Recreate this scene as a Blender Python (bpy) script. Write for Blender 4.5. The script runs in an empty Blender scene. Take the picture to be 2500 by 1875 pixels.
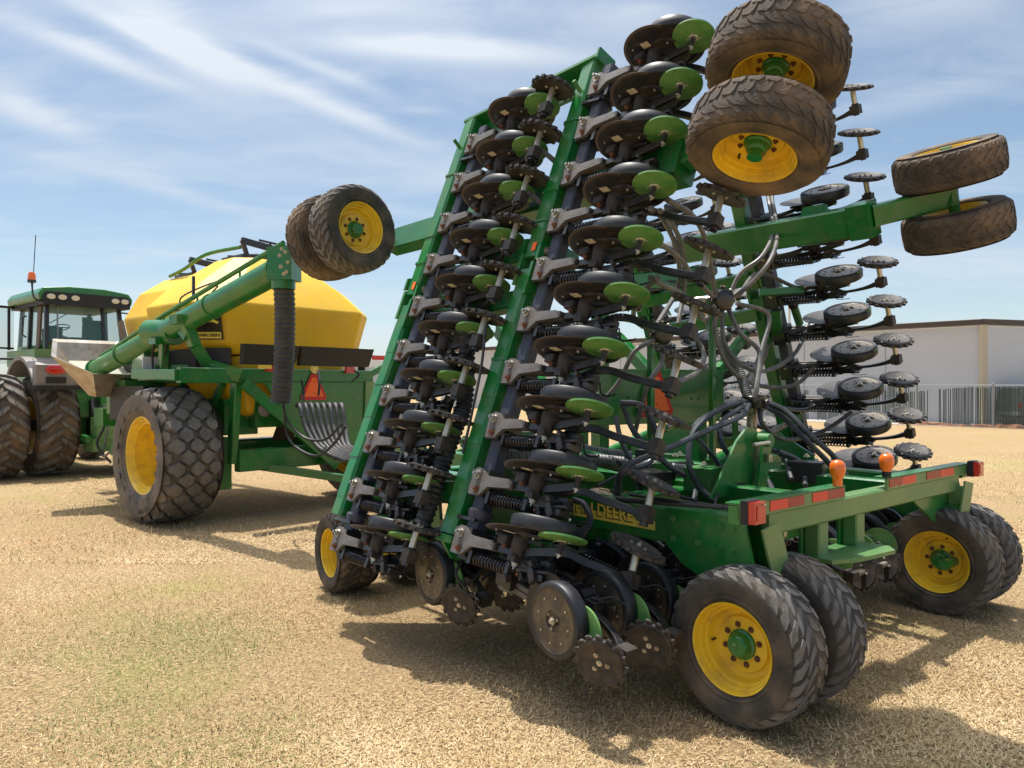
import bpy, math, random
import numpy as np
from mathutils import Vector, Matrix
R_ = math.radians
scene = bpy.context.scene
col = scene.collection
random.seed(7)
rng = np.random.default_rng(7)

# ------------------------------------------------------------------ camera, sky, sun, exposure
EYE = 1.8                       # eye height above the field
FPX, CX, CY = 1610.0, 1106.0, 832.6   # focal length, centre column and horizon row of a 2212 px wide print
cam_d = bpy.data.cameras.new('camera'); cam_d.lens = 36.0 * FPX / 2212.0; cam_d.sensor_width = 36.0
cam_d.clip_start = 0.05; cam_d.clip_end = 6000
cam = bpy.data.objects.new('camera', cam_d); col.objects.link(cam)
cam.location = (0, 0, EYE); cam.rotation_euler = (R_(90.11), 0, 0)
scene.camera = cam
scene.render.resolution_x = 1024; scene.render.resolution_y = 768

SUN = Vector((-0.155, 0.25, 1.0)).normalized()      # direction towards the sun
sun_el = math.asin(SUN.z); sun_az = math.atan2(SUN.x, SUN.y)
sl = bpy.data.lights.new('sun', 'SUN'); sl.energy = 3.2; sl.angle = R_(0.55); sl.color = (1.0, 0.955, 0.88)
so = bpy.data.objects.new('sun', sl); col.objects.link(so)
so.rotation_euler = SUN.to_track_quat('Z', 'Y').to_euler(); so.location = (0, 0, 30)

scene.view_settings.view_transform = 'Standard'; scene.view_settings.look = 'None'
scene.view_settings.exposure = 0.76; scene.view_settings.gamma = 1.0
w = bpy.data.worlds.new('World'); scene.world = w; w.use_nodes = True
nt = w.node_tree; nt.nodes.clear()
def N(nt, t, **k):
    n = nt.nodes.new(t)
    for a, b in k.items():
        if a.startswith('i_'): n.inputs[a[2:].replace('_', ' ')].default_value = b
        elif a.startswith('n'): n.inputs[int(a[1:])].default_value = b
        else: setattr(n, a, b)
    return n
def LK(nt, a, b): nt.links.new(a, b)
def MATH(nt, op, a, b=None, c=None):
    n = nt.nodes.new('ShaderNodeMath'); n.operation = op
    for i, x in enumerate((a, b, c)):
        if x is None: continue
        if hasattr(x, 'links'): nt.links.new(x, n.inputs[i])
        else: n.inputs[i].default_value = x
    return n.outputs[0]
out = N(nt, 'ShaderNodeOutputWorld'); bg = N(nt, 'ShaderNodeBackground')
sky = N(nt, 'ShaderNodeTexSky', sky_type='NISHITA', sun_disc=False, sun_elevation=sun_el, sun_rotation=sun_az)
sky.air_density = 0.85; sky.dust_density = 1.2; sky.ozone_density = 2.4; sky.altitude = 300
bg.inputs['Strength'].default_value = 0.098
tc = N(nt, 'ShaderNodeTexCoord'); sep = N(nt, 'ShaderNodeSeparateXYZ'); LK(nt, tc.outputs['Generated'], sep.inputs[0])
zc = MATH(nt, 'MAXIMUM', sep.outputs[2], 0.03)
px_ = MATH(nt, 'DIVIDE', sep.outputs[0], MATH(nt, 'ADD', zc, 0.12)); py_ = MATH(nt, 'DIVIDE', sep.outputs[1], MATH(nt, 'ADD', zc, 0.12))
cmb = N(nt, 'ShaderNodeCombineXYZ'); LK(nt, px_, cmb.inputs[0]); LK(nt, py_, cmb.inputs[1])
# thin cirrus: warped, strongly stretched noise on a high layer
mp = N(nt, 'ShaderNodeMapping'); mp.inputs['Rotation'].default_value = (0, 0, R_(28)); mp.inputs['Scale'].default_value = (0.42, 1.7, 1)
LK(nt, cmb.outputs[0], mp.inputs[0])
wn = N(nt, 'ShaderNodeTexNoise', i_Scale=0.9, i_Detail=3.0); LK(nt, cmb.outputs[0], wn.inputs['Vector'])
wm = N(nt, 'ShaderNodeVectorMath', operation='SCALE'); LK(nt, wn.outputs['Color'], wm.inputs[0]); wm.inputs['Scale'].default_value = 1.5
wa = N(nt, 'ShaderNodeVectorMath', operation='ADD'); LK(nt, mp.outputs[0], wa.inputs[0]); LK(nt, wm.outputs[0], wa.inputs[1])
n1 = N(nt, 'ShaderNodeTexNoise', i_Scale=1.35, i_Detail=9.0, i_Roughness=0.6); LK(nt, wa.outputs[0], n1.inputs['Vector'])
cr = N(nt, 'ShaderNodeValToRGB'); cr.color_ramp.elements[0].position = 0.43; cr.color_ramp.elements[1].position = 0.78
LK(nt, n1.outputs['Fac'], cr.inputs[0])
# a few long wisps, each a soft band along a bent line across the layer
def wisp(x0, y0, ang, wid, ln, bend, amp):
    ca, sa = math.cos(ang), math.sin(ang)
    dx = MATH(nt, 'SUBTRACT', px_, x0); dy = MATH(nt, 'SUBTRACT', py_, y0)
    a = MATH(nt, 'ADD', MATH(nt, 'MULTIPLY', dx, ca), MATH(nt, 'MULTIPLY', dy, sa))
    b = MATH(nt, 'ADD', MATH(nt, 'MULTIPLY', dx, -sa), MATH(nt, 'MULTIPLY', dy, ca))
    b = MATH(nt, 'SUBTRACT', b, MATH(nt, 'MULTIPLY', MATH(nt, 'MULTIPLY', a, a), bend))
    b = MATH(nt, 'ADD', b, MATH(nt, 'MULTIPLY', MATH(nt, 'SUBTRACT', n1.outputs['Fac'], 0.5), wid * 2.4))
    q = MATH(nt, 'ADD', MATH(nt, 'POWER', MATH(nt, 'ABSOLUTE', MATH(nt, 'DIVIDE', b, wid)), 2.0), MATH(nt, 'POWER', MATH(nt, 'ABSOLUTE', MATH(nt, 'DIVIDE', a, ln)), 2.0))
    return MATH(nt, 'MULTIPLY', MATH(nt, 'EXPONENT', MATH(nt, 'MULTIPLY', q, -1.0)), amp)
def lay(u, v):     # layer point seen at print position u, v
    d = Vector(((u - CX) / FPX, 1.0, (CY - v) / FPX)).normalized(); return d.x / (d.z + .12), d.y / (d.z + .12)
def band(u0, v0, u1, v1, wid, bend, amp):
    a = lay(u0, v0); b = lay(u1, v1)
    return wisp((a[0] + b[0]) / 2, (a[1] + b[1]) / 2, math.atan2(b[1] - a[1], b[0] - a[0]), wid, math.hypot(b[0] - a[0], b[1] - a[1]) * .55, bend, amp)
acc = MATH(nt, 'MULTIPLY', cr.outputs[0], 0.60)
for a in [(290, 0, 520, 190, .085, .1, .95), (420, 110, 900, 310, .055, -.1, .7), (20, 40, 400, 190, .05, .12, .75), (-40, 190, 160, 290, .08, 0, .7),
          (620, 85, 1240, 130, .06, -.12, .85), (560, 90, 800, 190, .03, 0, .5), (150, 0, 420, 120, .03, 0, .5), (500, 20, 1100, 30, .06, 0, .35), (1250, 20, 1500, 60, .08, 0, .3), (1750, 260, 2200, 160, .08, 0, .3), (850, 235, 960, 240, .02, 0, .22), (1860, 40, 2260, -30, .09, 0, .4),
          (60, 330, 620, 480, .07, 0, .3), (560, 420, 1000, 470, .07, 0, .25), (1300, 190, 1640, 260, .06, 0, .15), (300, 560, 900, 400, .12, 0, .16)]:
    acc = MATH(nt, 'ADD', acc, band(*a))
hz = MATH(nt, 'MULTIPLY', MATH(nt, 'EXPONENT', MATH(nt, 'MULTIPLY', zc, -7.0)), 0.36)
accl = MATH(nt, 'MINIMUM', MATH(nt, 'ADD', acc, hz), 0.92)
mx = N(nt, 'ShaderNodeMix', data_type='RGBA'); LK(nt, accl, mx.inputs[0]); tn = N(nt, 'ShaderNodeMix', data_type='RGBA', blend_type='MULTIPLY'); tn.inputs[0].default_value = 1.0; LK(nt, sky.outputs[0], tn.inputs[6]); tn.inputs[7].default_value = (.98, .97, .86, 1); LK(nt, tn.outputs[2], mx.inputs[6])
mx.inputs[7].default_value = (4.6, 5.0, 5.5, 1)
# haze glow round the sun, out of view, added as fill light
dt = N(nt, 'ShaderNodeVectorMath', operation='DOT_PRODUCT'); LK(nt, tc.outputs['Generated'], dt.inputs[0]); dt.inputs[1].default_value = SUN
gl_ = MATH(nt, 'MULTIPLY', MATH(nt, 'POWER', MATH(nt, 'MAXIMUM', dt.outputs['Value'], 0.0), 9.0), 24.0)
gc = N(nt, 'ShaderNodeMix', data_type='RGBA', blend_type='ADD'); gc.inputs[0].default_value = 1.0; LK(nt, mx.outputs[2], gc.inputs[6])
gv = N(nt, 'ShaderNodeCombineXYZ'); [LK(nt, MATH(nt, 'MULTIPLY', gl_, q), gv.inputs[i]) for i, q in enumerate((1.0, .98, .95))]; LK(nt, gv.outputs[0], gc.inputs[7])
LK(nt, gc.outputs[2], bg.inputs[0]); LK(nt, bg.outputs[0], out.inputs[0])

# ------------------------------------------------------------------ materials
MATS = {}
def sock(n, name): return n.inputs[name]
def mat(name, base, rough=0.5, metal=0.0, base2=None, nscale=6.0, namt=1.0, dirt=None, dirt_amt=0.0, dscale=3.0, bump=0.0, bscale=60.0,
        coat=0.0, emit=None, emit_s=0.0, trans=0.0, alpha=1.0, spec=0.5, lo=.4, hi=.65, dlo=.45, dhi=.7):
    m = bpy.data.materials.new(name); m.use_nodes = True; t = m.node_tree; p = t.nodes['Principled BSDF']
    p.inputs['Roughness'].default_value = rough; p.inputs['Metallic'].default_value = metal
    p.inputs['Coat Weight'].default_value = coat; p.inputs['Coat Roughness'].default_value = 0.12
    p.inputs['Specular IOR Level'].default_value = spec
    p.inputs['Transmission Weight'].default_value = trans; p.inputs['Alpha'].default_value = alpha
    tcn = N(t, 'ShaderNodeTexCoord')
    c = N(t, 'ShaderNodeRGB'); c.outputs[0].default_value = (*base, 1); cur = c.outputs[0]
    if base2 is not None:
        n = N(t, 'ShaderNodeTexNoise', i_Scale=nscale, i_Detail=6.0, i_Roughness=0.6); LK(t, tcn.outputs['Object'], n.inputs['Vector'])
        r = N(t, 'ShaderNodeMapRange'); r.inputs[1].default_value = lo; r.inputs[2].default_value = hi; r.inputs[4].default_value = namt; LK(t, n.outputs['Fac'], r.inputs[0])
        x = N(t, 'ShaderNodeMix', data_type='RGBA'); LK(t, r.outputs[0], x.inputs[0]); LK(t, cur, x.inputs[6]); x.inputs[7].default_value = (*base2, 1); cur = x.outputs[2]
    if dirt is not None:
        n = N(t, 'ShaderNodeTexNoise', i_Scale=dscale, i_Detail=8.0, i_Roughness=0.7); LK(t, tcn.outputs['Object'], n.inputs['Vector'])
        r = N(t, 'ShaderNodeMapRange'); r.inputs[1].default_value = dlo; r.inputs[2].default_value = dhi; r.inputs[4].default_value = dirt_amt; LK(t, n.outputs['Fac'], r.inputs[0])
        x = N(t, 'ShaderNodeMix', data_type='RGBA'); LK(t, r.outputs[0], x.inputs[0]); LK(t, cur, x.inputs[6]); x.inputs[7].default_value = (*dirt, 1); cur = x.outputs[2]
        rr = N(t, 'ShaderNodeMapRange'); rr.inputs[3].default_value = rough; rr.inputs[4].default_value = min(1, rough + .4); LK(t, r.outputs[0], rr.inputs[0]); LK(t, rr.outputs[0], p.inputs['Roughness'])
    LK(t, cur, p.inputs['Base Color'])
    if bump > 0:
        n = N(t, 'ShaderNodeTexNoise', i_Scale=bscale, i_Detail=5.0); LK(t, tcn.outputs['Object'], n.inputs['Vector'])
        b = N(t, 'ShaderNodeBump', i_Strength=bump, i_Distance=0.01); LK(t, n.outputs['Fac'], b.inputs['Height']); LK(t, b.outputs[0], p.inputs['Normal'])
    if emit: p.inputs['Emission Color'].default_value = (*emit, 1); p.inputs['Emission Strength'].default_value = emit_s
    MATS[name] = m; return m
dust = (0.30, 0.22, 0.13)
mat('green', (0.004, 0.150, 0.024), 0.28, coat=0.35, base2=(0.010, 0.19, 0.032), nscale=2.5, dirt=(0.13, 0.17, 0.07), dirt_amt=0.50, dscale=7, bump=.05, bscale=24)
mat('green_dusty', (0.02, 0.17, 0.035), 0.42, base2=(0.05, 0.21, 0.06), nscale=3, dirt=(0.20, 0.24, 0.09), dirt_amt=0.5, dscale=3)
mat('green_pale', (0.08, 0.22, 0.07), 0.40, coat=.2, base2=(0.16, 0.27, 0.09), nscale=1.6, dirt=(0.24, 0.27, 0.12), dirt_amt=0.4, dscale=4)
mat('disc_green', (0.06, 0.22, 0.05), 0.5, base2=(0.13, 0.30, 0.08), nscale=9, dirt=(0.22, 0.26, 0.08), dirt_amt=.5, dscale=11)
mat('yellow', (0.86, 0.57, 0.03), 0.38, coat=.2, base2=(0.80, 0.50, 0.02), nscale=4, dirt=(0.38, 0.25, 0.07), dirt_amt=.65, dscale=7, dlo=.48, dhi=.75)
mat('tank_yellow', (0.85, 0.52, 0.008), 0.45, base2=(0.78, 0.44, 0.008), nscale=1.2, dirt=(0.60, 0.42, 0.10), dirt_amt=.4, dscale=3, bump=.08, bscale=90)
mat('rubber', (0.035, 0.032, 0.030), 0.75, base2=(0.085, 0.070, 0.055), nscale=5, dirt=(0.21, 0.15, 0.095), dirt_amt=.7, dscale=3.5, bump=.3, bscale=70, dlo=.48, dhi=.72)
mat('rubber_dusty', (0.06, 0.05, 0.042), 0.85, base2=(0.16, 0.12, 0.085), nscale=4, dirt=(0.26, 0.165, 0.095), dirt_amt=.75, dscale=3, bump=.4, bscale=60)
mat('rubber_turf', (0.085, 0.078, 0.072), 0.75, base2=(0.17, 0.145, 0.115), nscale=3, dirt=(0.30, 0.22, 0.15), dirt_amt=.6, dscale=2.2, bump=.3, bscale=50)
mat('lug_worn', (0.15, 0.145, 0.14), 0.7, base2=(0.095, 0.085, 0.075), nscale=5, dirt=(0.27, 0.21, 0.15), dirt_amt=.6, dscale=4, bump=.3, bscale=90)
mat('black', (0.010, 0.011, 0.014), 0.32, coat=.3, base2=(0.02, 0.019, 0.018), nscale=14, dirt=(0.09, 0.065, 0.045), dirt_amt=.35, dscale=16)
mat('black_matt', (0.011, 0.012, 0.015), 0.55, base2=(0.020, 0.019, 0.019), nscale=9)
mat('gauge_rubber', (0.012, 0.013, 0.018), 0.45, base2=(0.030, 0.030, 0.033), nscale=10)
mat('navy', (0.028, 0.034, 0.062), 0.45, base2=(0.05, 0.055, 0.075), nscale=6, dirt=(0.14, 0.10, 0.07), dirt_amt=.35, dscale=9, bump=.1, bscale=80)
mat('cast_grey', (0.150, 0.142, 0.138), 0.5, metal=.2, base2=(0.095, 0.088, 0.082), nscale=14, dirt=(0.16, 0.11, 0.07), dirt_amt=.5, dscale=20, bump=.2, bscale=120)
mat('grimy', (0.022, 0.020, 0.021), 0.55, base2=(0.062, 0.048, 0.038), nscale=16, bump=.3, bscale=120)
mat('rust', (0.20, 0.075, 0.035), 0.75, base2=(0.10, 0.045, 0.03), nscale=30)
mat('spring', (0.07, 0.07, 0.085), 0.28, metal=.7, base2=(0.04, 0.035, 0.03), nscale=12)
mat('steel', (0.55, 0.52, 0.46), 0.32, metal=.85, base2=(0.34, 0.28, 0.20), nscale=25)
mat('zinc', (0.62, 0.58, 0.48), 0.38, metal=.7)
mat('blade', (0.020, 0.020, 0.026), 0.42, metal=.2, base2=(0.045, 0.038, 0.034), nscale=7, dirt=(0.08, 0.06, 0.048), dirt_amt=.35, dscale=9)
mat('blade_edge', (0.13, 0.10, 0.085), 0.4, metal=.5)
mat('web_brown', (0.05, 0.042, 0.034), 0.42, base2=(0.11, 0.08, 0.05), nscale=9, lo=.45, hi=.55, coat=.2)
mat('sticker', (0.60, 0.53, 0.38), 0.7, base2=(0.42, 0.36, 0.25), nscale=60)
mat('hose', (0.030, 0.034, 0.042), 0.40, base2=(0.07, 0.075, 0.085), nscale=8)
mat('hose_grey', (0.16, 0.155, 0.15), 0.45, base2=(0.07, 0.075, 0.085), nscale=7, dirt=(0.25, 0.20, 0.14), dirt_amt=.5, dscale=6)
mat('corrugated', (0.030, 0.031, 0.034), 0.55, base2=(0.06, 0.058, 0.056), nscale=9)
mat('corrugated_mid', (0.055, 0.055, 0.058), 0.5, base2=(0.09, 0.088, 0.085), nscale=9)
mat('corrugated_grey', (0.24, 0.24, 0.24), 0.5, base2=(0.10, 0.10, 0.10), nscale=9)
mat('red_lens', (0.62, 0.02, 0.02), 0.18, coat=.8, base2=(0.42, 0.01, 0.012), nscale=40, emit=None)
mat('red_reflector', (0.80, 0.055, 0.03), 0.35, base2=(0.70, 0.04, 0.025), nscale=90)
mat('red_reflector_dull', (0.40, 0.05, 0.03), 0.4, base2=(0.33, 0.04, 0.03), nscale=90)
mat('amber', (0.90, 0.17, 0.005), 0.2, coat=.8)
mat('orange', (1.0, 0.16, 0.02), 0.5)
mat('sign_red', (0.60, 0.015, 0.015), 0.45)
mat('decal_yellow', (0.95, 0.72, 0.12), 0.4)
mat('decal_black', (0.012, 0.010, 0.010), 0.4)
mat('white', (0.78, 0.79, 0.80), 0.4, base2=(0.70, 0.71, 0.72), nscale=3)
mat('fender_grey', (0.27, 0.235, 0.22), 0.5, base2=(0.22, 0.19, 0.175), nscale=4)
mat('sheet_metal', (0.50, 0.46, 0.40), 0.35, metal=.75, base2=(0.36, 0.30, 0.23), nscale=7)
mat('mesh_grille', (0.36, 0.36, 0.26), 0.5, base2=(0.22, 0.22, 0.16), nscale=180)
mat('glass', (0.20, 0.45, 0.42), 0.03, alpha=.30, spec=.6)
mat('car_glass', (0.03, 0.04, 0.05), 0.08, spec=.8)
mat('lamp_lens', (0.75, 0.66, 0.50), 0.25)
mat('seat_fabric', (0.035, 0.045, 0.06), 0.8)
mat('console_yellow', (0.30, 0.27, 0.06), 0.7)
mat('brown_trim', (0.16, 0.10, 0.07), 0.6)
mat('panel_white', (0.56, 0.56, 0.58), 0.6, base2=(0.52, 0.52, 0.54), nscale=.35)
mat('roof_trim', (0.075, 0.055, 0.045), 0.6)
mat('cream', (0.50, 0.42, 0.30), 0.6)
mat('galvanised', (0.30, 0.31, 0.31), 0.45, metal=.5)
mat('slat_green', (0.012, 0.035, 0.028), 0.65, base2=(0.02, 0.05, 0.04), nscale=3)
mat('concrete', (0.50, 0.46, 0.41), 0.85, base2=(0.42, 0.38, 0.33), nscale=2)
mat('trailer_green', (0.02, 0.075, 0.055), 0.5)
mat('far_wall', (0.48, 0.52, 0.58), 0.7)
mat('suv_paint', (0.10, 0.12, 0.10), 0.35, coat=.4)
mat('soil_red', (0.34, 0.17, 0.10), 0.95, base2=(0.26, 0.13, 0.08), nscale=4)

# ------------------------------------------------------------------ mesh kit
def frame(d, up=(0, 0, 1)):
    d = Vector(d).normalized(); u = Vector(up)
    if abs(d.dot(u.normalized())) > .98: u = Vector((0, 1, 0)) if abs(d.y) < .9 else Vector((1, 0, 0))
    s = d.cross(u).normalized(); u = s.cross(d).normalized()
    return s, u, d
class MB:
    def __init__(s): s.v = []; s.f = []; s.m = []; s.names = []; s.T = None
    def mi(s, name):
        if name not in s.names: s.names.append(name)
        return s.names.index(name)
    def add(s, vs, fs, m):
        o = len(s.v); T = s.T
        s.v += [tuple(T @ Vector(p)) if T is not None else tuple(p) for p in vs]
        k = s.mi(m); s.f += [tuple(o + i for i in f) for f in fs]; s.m += [k] * len(fs)
        return s
    def box(s, c, size, m, rz=0, ax=None):
        x, y, z = [q / 2 for q in size]; vs = []
        Rm = Matrix.Rotation(rz, 3, ax or 'Z')
        for i in (-1, 1):
            for j in (-1, 1):
                for k in (-1, 1): vs.append(Vector(c) + Rm @ Vector((i * x, j * y, k * z)))
        return s.add(vs, [(0, 1, 3, 2), (4, 6, 7, 5), (0, 4, 5, 1), (2, 3, 7, 6), (0, 2, 6, 4), (1, 5, 7, 3)], m)
    def bar(s, p0, p1, w, h, m, up=(0, 0, 1), ch=None, w1=None, h1=None):
        """rectangular bar with chamfered long edges; w across, h along up"""
        a, b = Vector(p0), Vector(p1); sd, u, d = frame(b - a, up)
        vs = []; n = 8
        for P, ww, hh in ((a, w, h), (b, w1 or w, h1 or h)):
            c = ch if ch is not None else min(ww, hh) * .10
            x, y = ww / 2, hh / 2
            for q in ((x, -y + c), (x, y - c), (x - c, y), (-x + c, y), (-x, y - c), (-x, -y + c), (-x + c, -y), (x - c, -y)):
                vs.append(P + sd * q[0] + u * q[1])
        fs = [(i, (i + 1) % n, (i + 1) % n + n, i + n) for i in range(n)] + [tuple(reversed(range(n))), tuple(range(n, 2 * n))]
        return s.add(vs, fs, m)
    def cyl(s, p0, p1, r0, m, r1=None, n=16, cap=True, up=(0, 0, 1)):
        a, b = Vector(p0), Vector(p1); r1 = r0 if r1 is None else r1; sd, u, d = frame(b - a, up); vs = []
        for P, r in ((a, r0), (b, r1)):
            for i in range(n):
                t = 2 * math.pi * i / n; vs.append(P + (sd * math.cos(t) + u * math.sin(t)) * r)
        fs = [(i, (i + 1) % n, (i + 1) % n + n, i + n) for i in range(n)]
        if cap: fs += [tuple(reversed(range(n))), tuple(range(n, 2 * n))]
        return s.add(vs, fs, m)
    def lathe(s, prof, o, ax, m, n=32, arc=1.0):
        """prof: (distance along ax, radius)"""
        sd, u, d = frame(ax, (0, 0, 1) if abs(Vector(ax).normalized().z) < .9 else (1, 0, 0)); o = Vector(o); vs = []; k = len(prof)
        for i in range(n):
            t = 2 * math.pi * i / n; e = sd * math.cos(t) + u * math.sin(t)
            for q, r in prof: vs.append(o + d * q + e * r)
        fs = []
        for i in range(n):
            j = (i + 1) % n
            for a in range(k - 1): fs.append((i * k + a, j * k + a, j * k + a + 1, i * k + a + 1))
        return s.add(vs, fs, m)
    def tube(s, pts, r, m, n=10, closed_caps=True, rf=None):
        P = [Vector(p) for p in pts]; vs = []; prev = None
        for i, p in enumerate(P):
            d = (P[min(i + 1, len(P) - 1)] - P[max(i - 1, 0)]).normalized()
            if prev is None: sd, u, _ = frame(d)
            else:
                u = (prev - d * prev.dot(d)).normalized(); sd = d.cross(u)
            prev = u; rr = r if rf is None else rf(i)
            for k in range(n):
                t = 2 * math.pi * k / n; vs.append(p + (sd * math.cos(t) + u * math.sin(t)) * rr)
        fs = []
        for i in range(len(P) - 1):
            for k in range(n): fs.append((i * n + k, i * n + (k + 1) % n, (i + 1) * n + (k + 1) % n, (i + 1) * n + k))
        if closed_caps: fs += [tuple(reversed(range(n))), tuple((len(P) - 1) * n + k for k in range(n))]
        return s.add(vs, fs, m)
    def prism(s, poly, o, ex, ey, ez, th, m, m_side=None):
        """polygon in plane (ex,ey) at o, thickness th along ez"""
        o, ex, ey, ez = Vector(o), Vector(ex), Vector(ey), Vector(ez); n = len(poly)
        if ex.cross(ey).dot(ez) < 0: poly = poly[::-1]
        vs = [o + ex * a + ey * b for a, b in poly] + [o + ex * a + ey * b + ez * th for a, b in poly]
        s.add(vs, [tuple(reversed(range(n))), tuple(range(n, 2 * n))] + [(i, (i + 1) % n, (i + 1) % n + n, i + n) for i in range(n)], m)
        return s
    def hexbolt(s, p, d, r, m, h=None, washer=True):
        h = h or r * .8; d = Vector(d).normalized(); p = Vector(p)
        if washer: s.cyl(p, p + d * h * .25, r * 1.35, m, n=12)
        s.cyl(p, p + d * h, r, m, n=6); s.cyl(p, p + d * h * 1.7, r * .5, m, n=8)
        return s
    def mesh(s, name, flip=False, off=None, smooth=38):
        V = np.array(s.v, dtype=float).reshape(-1, 3)
        if off is not None: V = V - np.array(off)
        F = s.f
        if flip: V = V * np.array([-1, 1, 1]); F = [tuple(reversed(f)) for f in F]
        me = bpy.data.meshes.new(name); me.from_pydata(V.tolist(), [], F)
        for n in s.names: me.materials.append(MATS[n])
        me.polygons.foreach_set('material_index', s.m)
        if smooth:
            me.polygons.foreach_set('use_smooth', [True] * len(F)); me.update()
            try: me.set_sharp_from_angle(angle=R_(smooth))
            except Exception: pass
        me.update(); return me
    def build(s, name, parent=None, off=None, **k):
        return link(name, s.mesh(name, off=off, **k), parent)
def link(name, data, parent=None, M=None):
    o = bpy.data.objects.new(name, data); col.objects.link(o)
    if parent is not None: o.parent = parent
    if M is not None: o.matrix_local = M
    return o
def tag(o, label=None, cat=None, group=None, kind=None):
    if label: o['label'] = label
    if cat: o['category'] = cat
    if group: o['group'] = group
    if kind: o['kind'] = kind
    return o
def empty(name, loc, rz=0):
    o = bpy.data.objects.new(name, None); col.objects.link(o); o.location = loc; o.rotation_euler = (0, 0, rz); o.empty_display_size = .3
    return o
def smooth_path(pts, k=6):
    P = [Vector(p) for p in pts]; out = []
    Q = [P[0] * 2 - P[1]] + P + [P[-1] * 2 - P[-2]]
    for i in range(1, len(Q) - 2):
        a, b, c, d = Q[i - 1], Q[i], Q[i + 1], Q[i + 2]
        for j in range(k):
            t = j / k
            out.append(0.5 * ((2 * b) + (c - a) * t + (2 * a - 5 * b + 4 * c - d) * t * t + (3 * b - a - 3 * c + d) * t ** 3))
    out.append(P[-1]); return out
def hose_mb(mb, pts, r, m, k=6, n=8): mb.tube(smooth_path(pts, k), r, m, n=n)
def corr_mb(mb, pts, r, m, pitch=.02, amp=.12, n=12):
    P = smooth_path(pts, 10); L = [0]
    for a, b in zip(P, P[1:]): L.append(L[-1] + (b - a).length)
    cnt = max(4, int(L[-1] / pitch * 2)); out = []; j = 0
    for i in range(cnt + 1):
        q = L[-1] * i / cnt
        while j < len(L) - 2 and L[j + 1] < q: j += 1
        t = (q - L[j]) / max(1e-6, L[j + 1] - L[j]); out.append(P[j].lerp(P[j + 1], t))
    mb.tube(out, r, m, n=n, rf=lambda i: r * (1 + amp if i % 2 else 1 - amp))
def text_mesh(txt, size, m, bold=.0, ext=.002):
    c = bpy.data.curves.new('lettering', 'FONT'); c.body = txt; c.size = size; c.offset = bold; c.extrude = ext; c.align_x = 'CENTER'; c.align_y = 'CENTER'
    o = bpy.data.objects.new('lettering', c); col.objects.link(o)
    dg = bpy.context.evaluated_depsgraph_get(); me = bpy.data.meshes.new_from_object(o.evaluated_get(dg)); bpy.data.objects.remove(o)
    me.materials.clear(); me.materials.append(MATS[m]); return me
def basis(o, ex, ey, ez):
    M = Matrix.Identity(4)
    for i, c in enumerate((ex, ey, ez, o)):
        for j in range(3): M[j][i] = c[j]
    return M
# ------------------------------------------------------------------ tyres and rims (axle along local x, outer face towards -x)
def crown(x, R, w, c, sh):
    q = abs(x) / (w / 2)
    return R - c * q * q - sh * max(0.0, (q - .72) / .28) ** 2.2
def tyre_mb(R, w, rr, h, c, sh, m='rubber', n=72, sagw=1.0):
    mb = MB(); k = 13; prof = []
    hw = w / 2
    side = [(-hw * .80, rr), (-hw * .86, rr * 1.03), (-hw * .97, rr + (R - rr) * .25), (-hw * 1.03, rr + (R - rr) * .5), (-hw * 1.0, rr + (R - rr) * .72)]
    prof += side
    for i in range(k):
        x = -hw * .97 + 2 * hw * .97 * i / (k - 1); prof.append((x, crown(x, R, w, c, sh) - h))
    prof += [(-a, b) for a, b in reversed(side)]
    prof += [(hw * .75, rr * .97), (-hw * .75, rr * .97), (-hw * .80, rr)]
    mb.lathe(prof, (0, 0, 0), (1, 0, 0), m, n=n)
    # bead ring lines on the sidewall
    for s in (-1, 1):
        a = rr + (R - rr) * .17
        mb.lathe([(s * hw * .93, a - .012), (s * (hw * .93 + .008), a), (s * hw * .955, a + .012)], (0, 0, 0), (1, 0, 0), m, n=n)
    return mb
def lug(mb, poly, R, w, h, c, sh, m, taper=.88, sub=1, base_drop=.012):
    """poly of (arc length, x) points, raised h above the carcass"""
    n = len(poly); cs = sum(p[0] for p in poly) / n; cx = sum(p[1] for p in poly) / n; vs = []
    for lvl in (0, 1):
        for s, x in poly:
            if lvl: s = cs + (s - cs) * taper; x = cx + (x - cx) * taper
            r = crown(x, R, w, c, sh) - (0 if lvl else h + base_drop); t = s / R
            vs.append((x, math.sin(t) * r, math.cos(t) * r))
    # a centre vertex keeps the top curved
    r = crown(cx, R, w, c, sh); t = cs / R; vs.append((cx, math.sin(t) * r, math.cos(t) * r))
    fs = [(i, (i + 1) % n, (i + 1) % n + n, i + n) for i in range(n)] + [(n + i, n + (i + 1) % n, 2 * n) for i in range(n)]
    area = sum(poly[i][0] * poly[(i + 1) % n][1] - poly[(i + 1) % n][0] * poly[i][1] for i in range(n))
    if area > 0: fs = [tuple(reversed(f)) for f in fs]
    mb.add(vs, fs, m)
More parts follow.
